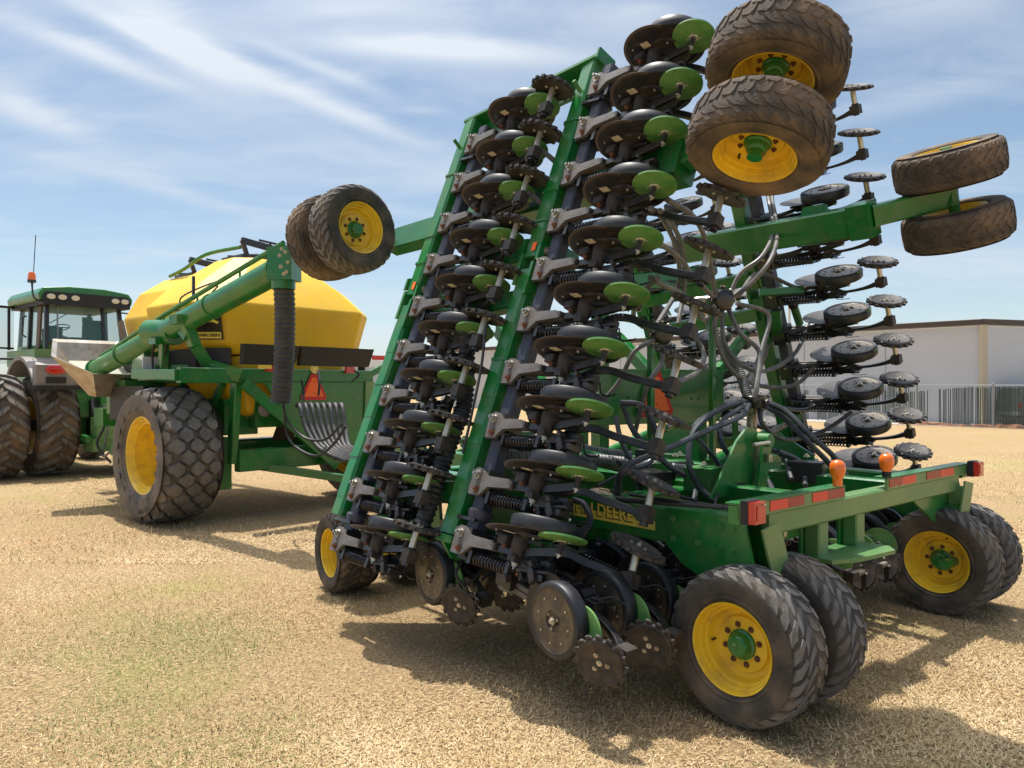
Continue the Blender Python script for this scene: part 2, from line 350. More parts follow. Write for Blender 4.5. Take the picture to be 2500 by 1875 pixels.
def rowcrop_tyre(R, w, rr, pitch=27, m='rubber', lm='lug_worn', seed=1):
    """implement tyre: four staggered rows of slanted leaf-shaped blocks"""
    h, c, sh = .0075, .016, .065
    mb = tyre_mb(R, w, rr, h, c, sh, m); rd = random.Random(seed); C = 2 * math.pi * R; p = C / pitch; hw = w / 2
    for i in range(pitch):
        for row, (x0, x1, sl) in enumerate(((-.95, -.50, 1), (-.54, .0, 1), (.0, .54, -1), (.50, .95, -1))):
            a, b = x0 * hw, x1 * hw; s = i * p + (row % 2) * p * .5 + rd.uniform(-.002, .002)
            k = p * .80 * sl; th = p * .74
            mid = (a + b) / 2
            poly = [(s - k * .5, a), (s - k * .1 + th * .15, a + (mid - a) * .55), (s + k * .2 + th * .75 * .5, mid), (s + k * .5 + th * .6, b), (s + k * .5 + th * .95, b - (b - a) * .18),
                    (s + th * 1.05, mid - (b - a) * .08), (s - k * .35 + th * .95, a + (b - a) * .12)]
            lug(mb, poly, R, w, h, c, sh, lm, taper=.92)
    return mb
def turf_tyre(R, w, rr, m='rubber_turf'):
    """big flotation tyre: offset rows of hexagonal blocks"""
    h, c, sh = .055, .05, .16; mb = tyre_mb(R, w, rr, h, c, sh, m, n=96); C = 2 * math.pi * R; n = 19; p = C / n; hw = w / 2
    for row in range(-3, 4):
        x = row * hw * .30
        for i in range(n):
            s = (i + (row % 2) * .5) * p; a, b = p * .40, hw * (.235 if abs(row) < 3 else .12)
            poly = [(s - a, x), (s - a * .42, x + b), (s + a * .42, x + b), (s + a, x), (s + a * .42, x - b), (s - a * .42, x - b)]
            lug(mb, poly, R, w, h, c, sh, 'lug_worn' if abs(row) < 3 else m, taper=.80)
    return mb
def tractor_tyre(R, w, rr, m='rubber_dusty'):
    h, c, sh = .06, .03, .10; mb = tyre_mb(R, w, rr, h, c, sh, m, n=96); C = 2 * math.pi * R; n = 20; p = C / n; hw = w / 2
    for i in range(n):
        for sgn in (-1, 1):
            s = i * p + (0 if sgn > 0 else p / 2)
            pts = [(0, -.06), (.16, .25), (.42, .55), (.85, .92), (1.08, .98), (.98, .74), (.60, .36), (.26, .0)]
            q = [(s - a * p, sgn * b * hw) for a, b in pts]
            # two halves keep the bar following the curve
            lug(mb, [q[0], q[1], q[6], q[7]], R, w, h, c, sh, 'lug_worn', taper=.92)
            lug(mb, [q[1], q[2], q[3], q[4], q[5], q[6]], R, w, h, c, sh, 'lug_worn', taper=.92)
    return mb
def rim_mb(rr, w, deep=.10, bolts=8, br=.105, dirty=False):
    """dished rim seen from -x; returns rim, hub and bolt builders"""
    y = 'yellow'; hw = w / 2 * .80; rim = MB()
    rim.lathe([(-hw - .004, rr * 1.035), (-hw - .016, rr * 1.02), (-hw - .012, rr * .985), (-hw + .004, rr * .965), (-hw + .028, rr * .95), (-hw + .030, rr * .905),
               (-hw + .060, rr * .885), (-hw + .062, rr * .83), (-hw + deep * .9, rr * .80), (-hw + deep, rr * .76), (-hw + deep + .004, rr * .66), (-hw + deep - .016, rr * .62), (-hw + deep - .018, rr * .30),
               (-hw + deep - .018, .001)], (0, 0, 0), (1, 0, 0), y, n=64)
    rim.lathe([(hw + .004, rr * 1.035), (hw + .014, rr * 1.0), (hw - .006, rr * .955), (hw - .05, rr * .93), (hw - .06, rr * .88), (-hw + deep + .03, rr * .86), (-hw + deep + .03, .001)], (0, 0, 0), (1, 0, 0), y, n=48)
    hub = MB(); x = -hw + deep - .018
    hub.lathe([(x, .082), (x - .012, .080), (x - .02, .068), (x - .052, .060), (x - .062, .048), (x - .062, .001)], (0, 0, 0), (1, 0, 0), 'green', n=28)
    hub.cyl((x - .062, .01, .01), (x - .068, .01, .01), .012, 'green_pale', n=10)
    bl = hub
    for i in range(bolts):
        t = 2 * math.pi * (i + .3) / bolts; bl.hexbolt((x - .001, math.cos(t) * br, math.sin(t) * br), (-1, 0, 0), .0125, 'rust', h=.012)
    t = -.4; rim.cyl((x + .03, rr * .78 * math.cos(t), rr * .78 * math.sin(t)), (x - .02, rr * .76 * math.cos(t), rr * .76 * math.sin(t)), .006, 'black_matt', n=8)
    return rim, hub, None
_w = {}
def wheel_set(key, tyre, rim):
    _w[key] = (tyre.mesh('wheel'), rim[0].mesh('rim'), rim[1].mesh('hub'), rim[2].mesh('wheel_bolts') if rim[2] else None)
wheel_set('rear', rowcrop_tyre(.415, .31, .235), rim_mb(.235, .31, deep=.115))
wheel_set('rear_flat', rowcrop_tyre(.415, .31, .235, m='rubber_dusty', lm='rubber_dusty', seed=3), rim_mb(.235, .31, deep=.115))
wheel_set('small', rowcrop_tyre(.345, .38, .205, pitch=24, m='rubber', lm='rubber_dusty', seed=4), rim_mb(.205, .38, deep=.15))
def add_wheel(parent, key, M, name='wheel', label=None):
    t, r, h, b = _w[key]
    o = link(name, t, parent, M)
    if label: o['label'] = label
    link('rim', r, o); link('hub', h, o)
    if b: link('wheel_bolts', b, o)
    return o

# ------------------------------------------------------------------ setting: ground, distant land, buildings, fence, parked cars
def ground_mat():
    m = bpy.data.materials.new('dry_field'); m.use_nodes = True; t = m.node_tree; p = t.nodes['Principled BSDF']; p.inputs['Roughness'].default_value = .95; p.inputs['Specular IOR Level'].default_value = .15
    tcn = N(t, 'ShaderNodeTexCoord'); O = tcn.outputs['Object']
    def noise(sc, det=6, ro=.6, sx=None):
        n = N(t, 'ShaderNodeTexNoise', i_Scale=sc, i_Detail=det, i_Roughness=ro)
        if sx:
            mpp = N(t, 'ShaderNodeMapping'); mpp.inputs['Scale'].default_value = sx; LK(t, O, mpp.inputs[0]); LK(t, mpp.outputs[0], n.inputs['Vector'])
        else: LK(t, O, n.inputs['Vector'])
        return n.outputs['Fac']
    def mixc(f, a, b, lo, hi):
        r = N(t, 'ShaderNodeMapRange'); r.inputs[1].default_value = lo; r.inputs[2].default_value = hi; LK(t, f, r.inputs[0])
        x = N(t, 'ShaderNodeMix', data_type='RGBA'); LK(t, r.outputs[0], x.inputs[0])
        for s_, v in ((6, a), (7, b)):
            if isinstance(v, tuple): x.inputs[s_].default_value = (*v, 1)
            else: LK(t, v, x.inputs[s_])
        return x.outputs[2]
    c = mixc(noise(38, 8, .75), (.17, .105, .052), (.53, .38, .205), .36, .60)
    c = mixc(noise(120, 3, .6), c, (.66, .51, .31), .60, .80)
    c = mixc(noise(150, 2, .6, (1, .35, 1)), (.10, .065, .032), c, .30, .42)
    soil = mixc(noise(1.1, 5, .6), c, (.44, .27, .16), .56, .70)
    g = mixc(noise(30, 6, .7), (.20, .19, .055), (.40, .35, .13), .35, .65)
    c = mixc(noise(.55, 6, .62), soil, g, .54, .72)
    c = mixc(noise(.12, 4, .6, (1, 1.6, 1)), c, (.40, .36, .15), .55, .85)
    LK(t, c, p.inputs['Base Color'])
    b = N(t, 'ShaderNodeBump', i_Strength=.9, i_Distance=.02); LK(t, MATH(t, 'ADD', noise(60, 6, .75), noise(9, 5, .7)), b.inputs['Height']); LK(t, b.outputs[0], p.inputs['Normal'])
    MATS['dry_field'] = m; return m
ground_mat()
def ground():
    mb = MB()
    # one sheet: fine near the camera with gentle unevenness, coarse to the horizon
    xs = sorted(set([-900, -400, -200, -110, -70, -45, -30] + [round(-22 + .5 * i, 3) for i in range(89)] + [30, 45, 70, 110, 200, 400, 900]))
    ys = sorted(set([-60, -20, -6] + [round(-2 + .5 * i, 3) for i in range(75)] + [42, 50, 62, 80, 110, 160, 260, 500, 1000, 2200]))
    vs = []
    for y in ys:
        for x in xs:
            fall = max(0, 1 - abs(x) / 21) * max(0, 1 - max(0, y - 20) / 16)
            vs.append((x, y, (math.sin(x * .9 + y * .7) * .006 + math.sin(x * 2.3 - y * 1.7) * .004) * min(1, fall * 3) - .004))
    nx = len(xs)
    fs = [(j * nx + i, j * nx + i + 1, (j + 1) * nx + i + 1, (j + 1) * nx + i) for j in range(len(ys) - 1) for i in range(nx - 1)]
    mb.add(vs, fs, 'dry_field'); return tag(mb.build('ground', smooth=80), kind='structure')
ground()
def grass():
    """dry blades lying every way over the near field, one uncountable mass"""
    m = bpy.data.materials.new('straw'); m.use_nodes = True; t = m.node_tree; p = t.nodes['Principled BSDF']; p.inputs['Roughness'].default_value = .85; p.inputs['Specular IOR Level'].default_value = .2
    at = N(t, 'ShaderNodeAttribute', attribute_name='tint'); rp = N(t, 'ShaderNodeValToRGB'); e = rp.color_ramp.elements
    e[0].color = (.36, .23, .11, 1); e[0].position = 0; e[1].color = (.72, .57, .36, 1); e[1].position = .78
    x = e.new(.4); x.color = (.56, .40, .20, 1); x = e.new(.86); x.color = (.27, .27, .10, 1); x = e.new(1.0); x.color = (.22, .25, .08, 1)
    LK(t, at.outputs['Fac'], rp.inputs[0]); LK(t, rp.outputs[0], p.inputs['Base Color'])
    n1_ = 330000; n2_ = 200000
    # sample inside the view wedge, denser near
    Y = np.concatenate([3.1 + (rng.random(n1_) ** 1.25) * 4.6, 7.5 + rng.random(n2_) ** 1.2 * 12]); half = .74
    X = (rng.random(len(Y)) * 2 - 1) * half * Y
    ph = np.sin(X * 1.3 + Y * .8) + np.sin(X * .7 - Y * 1.9 + 2) + np.sin(X * 3.1 + 1) * .5 + np.sin(Y * 2.7 + X) * .5
    keep = rng.random(len(Y)) < np.clip(.60 + .36 * ph, .05, 1); X, Y, ph = X[keep], Y[keep], ph[keep]; n = len(X)
    gp = np.sin(X * .9 - Y * .6 + .5) + np.sin(X * .5 + Y * 1.1 + 4) + .6 * np.sin(X * 2.2 + Y * 1.3)
    a = rng.random(n) * 2 * np.pi; ln = (.012 + .034 * rng.random(n) ** 1.6) * np.where(Y > 7.5, 1.5, 1); wd = np.where(Y > 7.5, .0042, .0024) * (.7 + .7 * rng.random(n))
    el = rng.random(n) ** 2.0 * .8; tuft = rng.random(n) < .02; ln = np.where(tuft, ln * 1.7, ln); el = np.where(tuft, .9 + .4 * rng.random(n), el)
    dx, dy, dz = np.cos(a) * np.cos(el), np.sin(a) * np.cos(el), np.sin(el); z0 = rng.random(n) * .006
    px, py = -np.sin(a) * wd, np.cos(a) * wd
    V = np.empty((n * 3, 3)); V[0::3] = np.c_[X - px, Y - py, z0 - .002]; V[1::3] = np.c_[X + px, Y + py, z0 - .002]; V[2::3] = np.c_[X + dx * ln, Y + dy * ln, z0 + dz * ln]
    me = bpy.data.meshes.new('grass'); me.vertices.add(n * 3); me.vertices.foreach_set('co', V.ravel()); me.loops.add(n * 3); me.loops.foreach_set('vertex_index', np.arange(n * 3, dtype=np.int32))
    me.polygons.add(n); me.polygons.foreach_set('loop_start', np.arange(0, n * 3, 3, dtype=np.int32)); me.update(calc_edges=True)
    big = np.sin(X * .83 + 1.3 * np.sin(Y * .6) + 2) + np.sin(Y * 1.4 + 1.1 * np.sin(X * .9)) + .7 * np.sin(X * 2.1 - Y * 1.7) + .5 * np.sin(X * 5.3 + Y * 4.1); tint = rng.random(n) ** (1.0 + .5 * big.clip(-1.5, 2)) * .78; isg = rng.random(n) < np.clip((gp - .35) * .42, .02, .70); tint = np.where(isg, .86 + rng.random(n) * .14, tint)
    A = me.attributes.new('tint', 'FLOAT', 'POINT'); A.data.foreach_set('value', np.repeat(tint, 3).astype(np.float32))
    me.materials.append(m); o = link('grass', me); tag(o, 'short dry straw coloured grass covering the field', 'grass', kind='stuff')
grass()

def warehouse():
    root = empty('warehouse', (21.4, 34, 0)); tag(root, 'long low pale grey panelled warehouse with brown roof edge beyond the fence', 'building')
    a = Vector((0, 0, 0)); b = Vector((-27.4, 29, 0)); c = Vector((30, 9.5, 0)); Hh = 4.68
    wl = MB(); d = (b - a).normalized(); e = (c - a).normalized()
    L1 = (b - a).length; L2 = (c - a).length; back = Vector((22, 34, 0))
    wl.add([a, b, b + back, c + back, c, a + Vector((0, 0, Hh)), b + Vector((0, 0, Hh)), b + back + Vector((0, 0, Hh)), c + back + Vector((0, 0, Hh)), c + Vector((0, 0, Hh))],
           [(0, 5, 6, 1), (1, 6, 7, 2), (2, 7, 8, 3), (3, 8, 9, 4), (4, 9, 5, 0), (5, 9, 8, 7, 6)], 'panel_white'); wl.build('wall', root, smooth=0)
    nl = Vector((-d.y, d.x, 0)); nl = nl if nl.y < 0 else -nl; ne = Vector((e.y, -e.x, 0))
    tr = MB()
    tr.bar(a + nl * .06 + Vector((0, 0, Hh + .03)) - d * .1, b + nl * .06 + Vector((0, 0, Hh + .03)), .24, .24, 'roof_trim')
    tr.bar(a + ne * .06 + Vector((0, 0, Hh + .031)) - e * .1, c + ne * .06 + Vector((0, 0, Hh + .031)), .24, .24, 'roof_trim'); tr.build('roof_edge', root, smooth=0)
    tg = MB(); tg.bar(a + nl * .03 + Vector((0, 0, Hh - .16)) + d * .1, b + nl * .03 + Vector((0, 0, Hh - .16)), .05, .05, 'white')
    tg.bar(a + ne * .03 + Vector((0, 0, Hh - .16)) + e * .1, c + ne * .03 + Vector((0, 0, Hh - .16)), .05, .05, 'white'); tg.build('flashing', root, smooth=0)
    cp = MB(); cp.box(a + Vector((.04, -.10, Hh / 2 - .06)), (.30, .18, Hh - .14), 'cream', rz=.35); cp.build('corner_post', root, smooth=0)
    sm = MB()
    for i in range(1, 10): sm.box(a + d * (i * 4.15) + nl * .004 + Vector((0, 0, 2.2)), (.035, .02, 4.4), 'galvanised', rz=math.atan2(d.y, d.x))
    for i in range(1, 7): sm.box(a + e * (i * 4.3) + ne * .004 + Vector((0, 0, 2.2)), (.035, .02, 4.4), 'galvanised', rz=math.atan2(e.y, e.x))
    sm.build('panel_joints', root, smooth=0)
    vb = MB()
    for p in (a + e * 6.2 + ne * .05 + Vector((0, 0, 3.0)), a - Vector((4.2, -4.4, 0)) + nl * .05 + Vector((0, 0, 2.9))): vb.box(p, (.12, .08, .10), 'roof_trim')
    vb.build('vent', root, smooth=0)
warehouse()
def pavement():
    mb = MB(); mb.add([(8.5, 43.5, .012), (24.5, 27.2, .012), (60, 34, .012), (30, 60, .012), (5, 58, .012)], [(0, 1, 2, 3, 4)], 'concrete'); tag(mb.build('pavement', smooth=0), kind='structure')
    s = MB(); rd = random.Random(5)
    P = [Vector((12.6 + (26 - 12.6) * i / 60, 40.6 + (25.6 - 40.6) * i / 60, 0)) for i in range(61)]
    s.tube([p + Vector((rd.uniform(-.1, .1), rd.uniform(-.1, .1), -.02)) for p in P[24:]], .16, 'soil_red', n=8, rf=lambda i: .10 + .09 * abs(math.sin(i * 1.7)) + .04 * math.sin(i * .61)); tag(s.build('soil_ridge'), kind='structure')
pavement()
def fence():
    A = Vector((12.3, 41.3, 0)); B = Vector((26.0, 25.2, 0)); A = Vector((8.0, 46.3, 0)); d = (B - A).normalized(); L = (B - A).length; nn = Vector((d.y, -d.x, 0)); root = empty('chain_link_fence', A)
    tag(root, 'galvanised chain link fence with ragged dark green slats along the field edge', 'fence')
    A0 = Vector((0, 0, 0)); Z1 = Vector((0, 0, 1))
    ps = MB()
    n = int(L / 3.05)
    for i in range(n + 1):
        p = MB(); q = A0 + d * (i * 3.05 + .9); p.cyl(q, q + Z1 * 1.86, .038, 'galvanised', n=10); p.lathe([(0, .045), (.03, .04), (.05, .01)], q + Z1 * 1.86, (0, 0, 1), 'galvanised', n=10); p.build('post', root)
    r = MB(); r.cyl(A0 + Z1 * 1.80, A0 + d * L + Z1 * 1.80, .026, 'galvanised', n=8); r.cyl(A0 + Z1 * .08, A0 + d * L + Z1 * .08, .010, 'galvanised', n=6); r.build('top_rail', root)
    # wire mesh: crossing diagonal wires
    wm_ = MB(); st = .115; k = int(L / st)
    for i in range(-15, k):
        for s in (-1, 1):
            x0 = i * st; x1 = x0 + 1.7
            if s < 0: za, zb = 1.78, .08
            else: za, zb = .08, 1.78
            ca = max(0, x0); cb = min(L, x1)
            if cb <= ca: continue
            f = lambda x: za + (zb - za) * (x - x0) / (x1 - x0)
            p, q = A0 + d * ca + Z1 * f(ca), A0 + d * cb + Z1 * f(cb); wdt = .0028; u = Z1 * wdt
            wm_.add([p - u, q - u, q + u, p + u], [(0, 1, 2, 3)], 'galvanised')
    wm_.build('wire_mesh', root, smooth=0)
    sl = MB(); rd = random.Random(11); x = 0.0
    while x < L:
        t = x / L
        dens = .86 if t > .687 else (.95 if rd.random() > .08 else .2)
        if t > .687: top = 1.74; bot = .06
        else:
            top = 1.62 + .10 * math.sin(x * 1.1) + rd.uniform(-.03, .03); bot = .05 + max(0, rd.uniform(-.3, .12))
            if (math.sin(x * .9 + 1) > .45) and rd.random() < .6: top = 1.84 + rd.uniform(0, .16)
        if rd.random() < dens and not (.395 < t < .41 or .60 < t < .612):
            wdt = .040 if t > .687 else .037
            q = A0 + d * x - nn * .015; lean = rd.uniform(-.02, .02)
            a_, b_ = q + Z1 * bot, q + d * lean + Z1 * top
            sl.add([a_ - d * wdt / 2, a_ + d * wdt / 2, b_ + d * wdt / 2, b_ - d * wdt / 2], [(0, 1, 2, 3)], 'slat_green')
        x += .056 if t <= .687 else .060
    sl.build('slats', root, smooth=0)
fence()
def car_body(mb, L, W, prof, m, z0=.45):
    pass
def pickup(name, loc, rz, label, suv=False, paint='white', group=None, cat='pickup truck', sc=1.0):
    root = empty(name, loc, rz); root.scale = (sc,) * 3; tag(root, label, cat, group)
    W = 1.9
    low = [(-2.75, .55), (-2.75, 1.08), (-.9, 1.12), (1.1, 1.14), (1.3, 1.12), (2.55, 1.02), (2.72, .9), (2.74, .5), (2.3, .42), (-2.4, .42)]
    if not suv: low = [(-2.75, .55), (-2.75, 1.12), (-.92, 1.12)] + low[3:]
    b = MB(); b.prism(low, (0, W / 2, 0), (1, 0, 0), (0, 0, 1), (0, -1, 0), W, paint)
    cab = [(-.95, 1.12), (-.85, 1.72), (.35, 1.80), (1.15, 1.16)] if not suv else [(-2.7, 1.08), (-2.45, 1.74), (.35, 1.80), (1.2, 1.14)]
    b.prism(cab, (0, W / 2 - .12, 0), (1, 0, 0), (0, 0, 1), (0, -1, 0), W - .24, paint); b.build('body', root)
    g = MB()
    wins = [[(-.75, 1.18), (-.68, 1.62), (-.1, 1.66), (-.1, 1.18)], [(0, 1.18), (0, 1.66), (.36, 1.68), (.95, 1.18)]]
    if suv: wins += [[(-1.6, 1.18), (-1.6, 1.60), (-.85, 1.62), (-.85, 1.18)], [(-2.45, 1.18), (-2.3, 1.56), (-1.7, 1.58), (-1.7, 1.18)]]
    for wd in wins:
        for s in (-1, 1): g.prism(wd, (0, s * (W / 2 - .118), 0), (1, 0, 0), (0, 0, 1), (0, s, 0), .004, 'car_glass')
    if suv: g.prism([(-.7, 1.2), (.7, 1.2), (.62, 1.6), (-.62, 1.6)], (-2.66, 0, 0), (0, 1, 0), (.18, 0, 1), (-1, 0, 0), .02, 'car_glass')
    g.build('window', root, smooth=0)
    for x in (-1.75, 1.8):
        for s in (-1, 1):
            wv = MB(); wv.cyl((x, s * (W / 2 - .24), .40), (x, s * (W / 2 + .02), .40), .40, 'rubber', n=20); wv.cyl((x, s * (W / 2 + .02), .40), (x, s * (W / 2 + .03), .40), .24, 'galvanised', n=16); wv.build('wheel', root)
            ar = MB(); ar.lathe([(0, .41), (.02, .47), (.05, .47)], (x, s * (W / 2 - .03), .42), (0, s, 0), paint, n=20); ar.build('wheel_arch', root)
    l = MB()
    for s in (-1, 1): l.box((2.72, s * .72, .86), (.06, .3, .16), 'lamp_lens')
    l.build('headlight', root); tl = MB()
    for s in (-1, 1): tl.box((-2.76, s * .84, .95), (.05, .14, .26), 'red_lens')
    tl.build('tail_light', root)
    mi = MB()
    for s in (-1, 1): mi.box((.95, s * (W / 2 + .08), 1.25), (.1, .18, .16), 'black_matt')
    mi.build('mirror', root)
    bp = MB(); bp.box((2.78, 0, .55), (.12, W * .96, .2), 'galvanised'); bp.box((-2.8, 0, .58), (.12, W * .96, .18), 'galvanised'); bp.build('bumper', root)
pickup('pickup_truck', (-15.6, 72, 0), R_(200), 'white sport utility vehicle parked far off, nearer of two behind the seed cart', suv=True, cat='car', group='white cars parked far behind the cart')
pickup('pickup_truck', (-19.6, 79, 0), R_(195), 'white pickup truck parked far off, farther and left of the white utility vehicle', suv=False, group='white cars parked far behind the cart')
pickup('parked_car', (24.85, 34.3, 0), R_(12), 'grey green utility vehicle parked behind the slatted fence at the right', suv=True, paint='suv_paint', cat='car', sc=.95)
def bench_trailer():
    root = empty('equipment_rack', (16.6, 40.6, 0), R_(-44)); tag(root, 'dark green metal equipment rack standing behind the chain link fence', 'rack')
    f = MB(); f.box((-1.3, 0, .55), (.95, .8, 1.0), 'trailer_green'); f.build('cabinet', root, smooth=0)
    g = MB()
    for z in (.35, .75, 1.15, 1.45): g.box((.7, 0, z), (2.8, .9, .05), 'trailer_green')
    g.build('shelf', root, smooth=0); l = MB()
    for x in (-.65, .4, 1.3, 2.05):
        for y in (-.4, .4): l.box((x, y, .75), (.06, .06, 1.5), 'trailer_green')
    l.build('upright', root, smooth=0)
bench_trailer()
def light_pole():
    root = empty('light_pole', (19.35, 52.0, 0)); tag(root, 'thin pale light pole standing behind the warehouse roof', 'pole')
    p = MB(); p.cyl((0, 0, 0), (0, 0, 8.4), .11, 'cream', r1=.09, n=10); p.build('shaft', root); a = MB(); a.box((0, 0, 8.45), (.5, .2, .12), 'galvanised'); a.build('lamp_head', root)
light_pole()
def far_building():
    root = empty('distant_shed', (-26, 150, 0)); tag(root, 'far pale blue shed low on the horizon behind the drill', 'building')
    m = MB(); m.box((0, 0, 2.6), (30, 20, 5.2), 'far_wall'); m.build('wall', root, smooth=0); r = MB(); r.prism([(-15.3, 5.2), (0, 6.6), (15.3, 5.2)], (0, -10.2, 0), (1, 0, 0), (0, 0, 1), (0, 1, 0), 20.4, 'white'); r.build('roof', root, smooth=0)
far_building()
def treeline():
    """far hedge row on the horizon: uneven leafy mass"""
    m = mat('far_leaf', (.07, .085, .06), .9, base2=(.12, .13, .10), nscale=.4); n = 16000
    X = rng.random(n) * 900 - 560; hgt = 3.2 + 2.2 * np.abs(np.sin(X * .031) + .5 * np.sin(X * .11 + 1)) ; Zv = rng.random(n) ** .8 * hgt; Yv = 420 + rng.random(n) * 22
    s = .8 + rng.random((n, 1)) * .9; D1 = rng.normal(size=(n, 3)) * s * .6; D2 = rng.normal(size=(n, 3)) * s * .6; P = np.c_[X, Yv, Zv]
    V = np.empty((n * 3, 3)); V[0::3] = P; V[1::3] = P + D1; V[2::3] = P + D2; me = bpy.data.meshes.new('hedgerow'); me.from_pydata(V.tolist(), [], [(3 * i, 3 * i + 1, 3 * i + 2) for i in range(n)]); me.materials.append(m)
    tag(link('hedgerow', me), 'far dark line of trees along the horizon', 'trees', kind='stuff')
treeline()
# ------------------------------------------------------------------ the folded seed drill (frame axes: x to its right, y towards the tractor)
YAW = R_(40)
RX = Vector((math.cos(YAW), math.sin(YAW), 0)); FY = Vector((-math.sin(YAW), math.cos(YAW), 0))
DO = Vector((5.1, 4.2, 0)); dw = RX * DO.x + FY * DO.y
drill = empty('seed_drill', dw, YAW)
tag(drill, 'green folding seed drill with both disc opener wings raised upright and small paired wheels', 'seed drill')
def my_(u, v, my):
    k = (u - CX) / FPX; Y = my / (FY.y + FY.x * k); X = k * Y
    return Vector((X * RX.x + Y * RX.y, my, EYE + (CY - v) / FPX * Y))
def mx_(u, v, mxx):
    k = (u - CX) / FPX; Y = mxx / (RX.y + RX.x * k); X = k * Y
    return Vector((mxx, X * FY.x + Y * FY.y, EYE + (CY - v) / FPX * Y))
def D(mb, name, label=None, **k):
    o = mb.build(name, drill, off=DO, **k)
    if label: o['label'] = label
    return o
ZZ = Vector((0, 0, 1))
ALF = R_(21.2)
# --- one row unit, x across the rank, y trailing, z away from the soil
def unit_arm(cy_=.93, cz=-.03, slim=False):
    b = MB(); b.T = Matrix.Scale(.80, 4, (0, 1, 0)); cy_ = cy_ / .80
    poly = [(-.075, -.095), (-.085, .06), (-.03, .082), (.03, .075), (.075, .045), (.10, .036), (.34, .034), (.36, .026), (.40, .024), (.40, -.020), (.36, -.022), (.14, -.034), (.085, -.075), (.05, -.10)]
    b.prism([(p[1], p[0]) for p in poly], (0, 0, -.105), (1, 0, 0), (0, 1, 0), (0, 0, 1), .032, 'cast_grey')
    b.bar((.002, -.04, -.06), (.002, .40, -.06), .050, .05, 'cast_grey', up=(1, 0, 0)); b.bar((.0, .38, -.055), (.0, .60, -.055), .055, .045, 'black', up=(1, 0, 0)); b.box((-.01, -.02, -.055), (.15, .12, .07), 'cast_grey')
    b.box((-.012, .0, .0), (.18, .17, .17), 'black'); b.box((-.055, .09, .01), (.05, .10, .12), 'black_matt')
    b.hexbolt((.035, -.005, -.105), (0, 0, -1), .024, 'steel', h=.028); b.hexbolt((-.062, .02, -.105), (0, 0, -1), .018, 'rust', h=.02)
    b.hexbolt((.035, .012, .085), (0, 0, 1), .018, 'steel'); b.hexbolt((-.10, .02, -.02), (-1, 0, 0), .016, 'rust')
    # pivot boss from the arm up to the blade
    b.cyl((-.055, .60, -.05), (.03, .60, -.05), .036, 'grimy', n=14); b.lathe([(0, .030), (.03, .045), (.07, .062), (.12, .062), (.14, .050), (.155, .03)], (-.03, .60, -.05), (1, 0, 0), 'grimy', n=18)
    b.hexbolt((-.055, .60, -.05), (-1, 0, 0), .022, 'zinc', h=.022); b.box((-.035, .60, -.055), (.035, .075, .085), 'grimy')
    b.box((.055, .50, -.09), (.05, .09, .08), 'grimy'); b.hexbolt((.03, .50, -.10), (-1, 0, 0), .017, 'rust')
    # seed boot plate under the blade
    pl = [(.41, -.17), (.52, -.19), (.60, -.15), (.78, -.12), (.82, -.07), (.66, -.03), (.56, -.06), (.50, -.12), (.42, -.135)]
    b.prism([(p[1], p[0]) for p in pl], (.105, 0, 0), (0, 0, 1), (0, 1, 0), (1, 0, 0), .018, 'grimy')
    pl2 = [(.37, -.10), (.46, -.11), (.58, -.065), (.80, -.045), (.80, -.01), (.60, -.015), (.45, -.055), (.38, -.06)]
    b.prism([(p[1], p[0]) for p in pl2], (.072, 0, 0), (0, 0, 1), (0, 1, 0), (1, 0, 0), .02, 'black_matt')
    b.box((.1035, .575, -.145), (.004, .078, .048), 'sticker'); b.hexbolt((.105, .76, -.09), (-1, 0, 0), .009, 'zinc', washer=False); b.hexbolt((.105, .44, -.15), (-1, 0, 0), .008, 'zinc', washer=False)
    # press wheel arm
    b.bar((.02, .66, -.03), (.065, .956, -.02), .030, .05, 'black', up=(1, 0, 0)); b.cyl((.055, .956, -.02), (.125, .956, -.02), .019, 'grimy', n=12); b.hexbolt((.055, .956, -.02), (-1, 0, 0), .016, 'zinc')
    # linkage block, springs and levers behind the boss
    rd = random.Random(3)
    b.box((-.06, .70, .01), (.07, .14, .10), 'grimy'); b.box((-.05, .80, .05), (.10, .10, .05), 'black'); b.box((-.085, .76, -.03), (.03, .20, .035), 'grimy', rz=.3)
    b.bar((-.02, .62, .04), (-.10, .86, .05), .02, .04, 'black'); b.bar((-.09, .64, -.05), (-.06, .92, -.02), .018, .035, 'grimy'); b.box((-.10, .87, .0), (.035, .05, .10), 'black')
    for i in range(3 if slim else 14):
        b.box((-.03 - rd.random() * .09, .63 + rd.random() * .27, -.07 + rd.random() * .15), (.018 + rd.random() * .03, .02 + rd.random() * .05, .02 + rd.random() * .04), rd.choice(['black', 'grimy', 'black_matt', 'black', 'spring']), rz=rd.random())
    for y, z in ((.68, -.075), (.80, -.03), (.90, .045)): b.hexbolt((-.11, y, z), (-1, 0, 0), .012, rd.choice(['zinc', 'rust', 'steel']), washer=False)
    b.cyl((-.10, .715, .075), (.0, .715, .075), .028, 'black', n=12)
    for i in range(6): b.lathe([(-.006, .031), (0, .037), (.006, .031)], (-.09 + i * .016, .715, .075), (1, 0, 0), 'black_matt', n=14)
    # closing wheel arm: bowed casting that ends in a boss
    q_ = .07 if cz > .2 else 0; A = [(-.02, .62, .06), (-.015 + q_, .74, .06 + cz * .15), (.01 + q_, .82, .05 + cz * .4), (-.02 + q_ * 1.2, .92, .04 + cz * .6), (-.01 + q_ * .8, (cy_ + .92) / 2, .02 + cz * .85), (.03, cy_ - .03, cz)]
    P = smooth_path(A, 4)
    for p, q in zip(P, P[1:]): b.bar(p, q, .034, .046, 'black', up=(1, 0, 0))
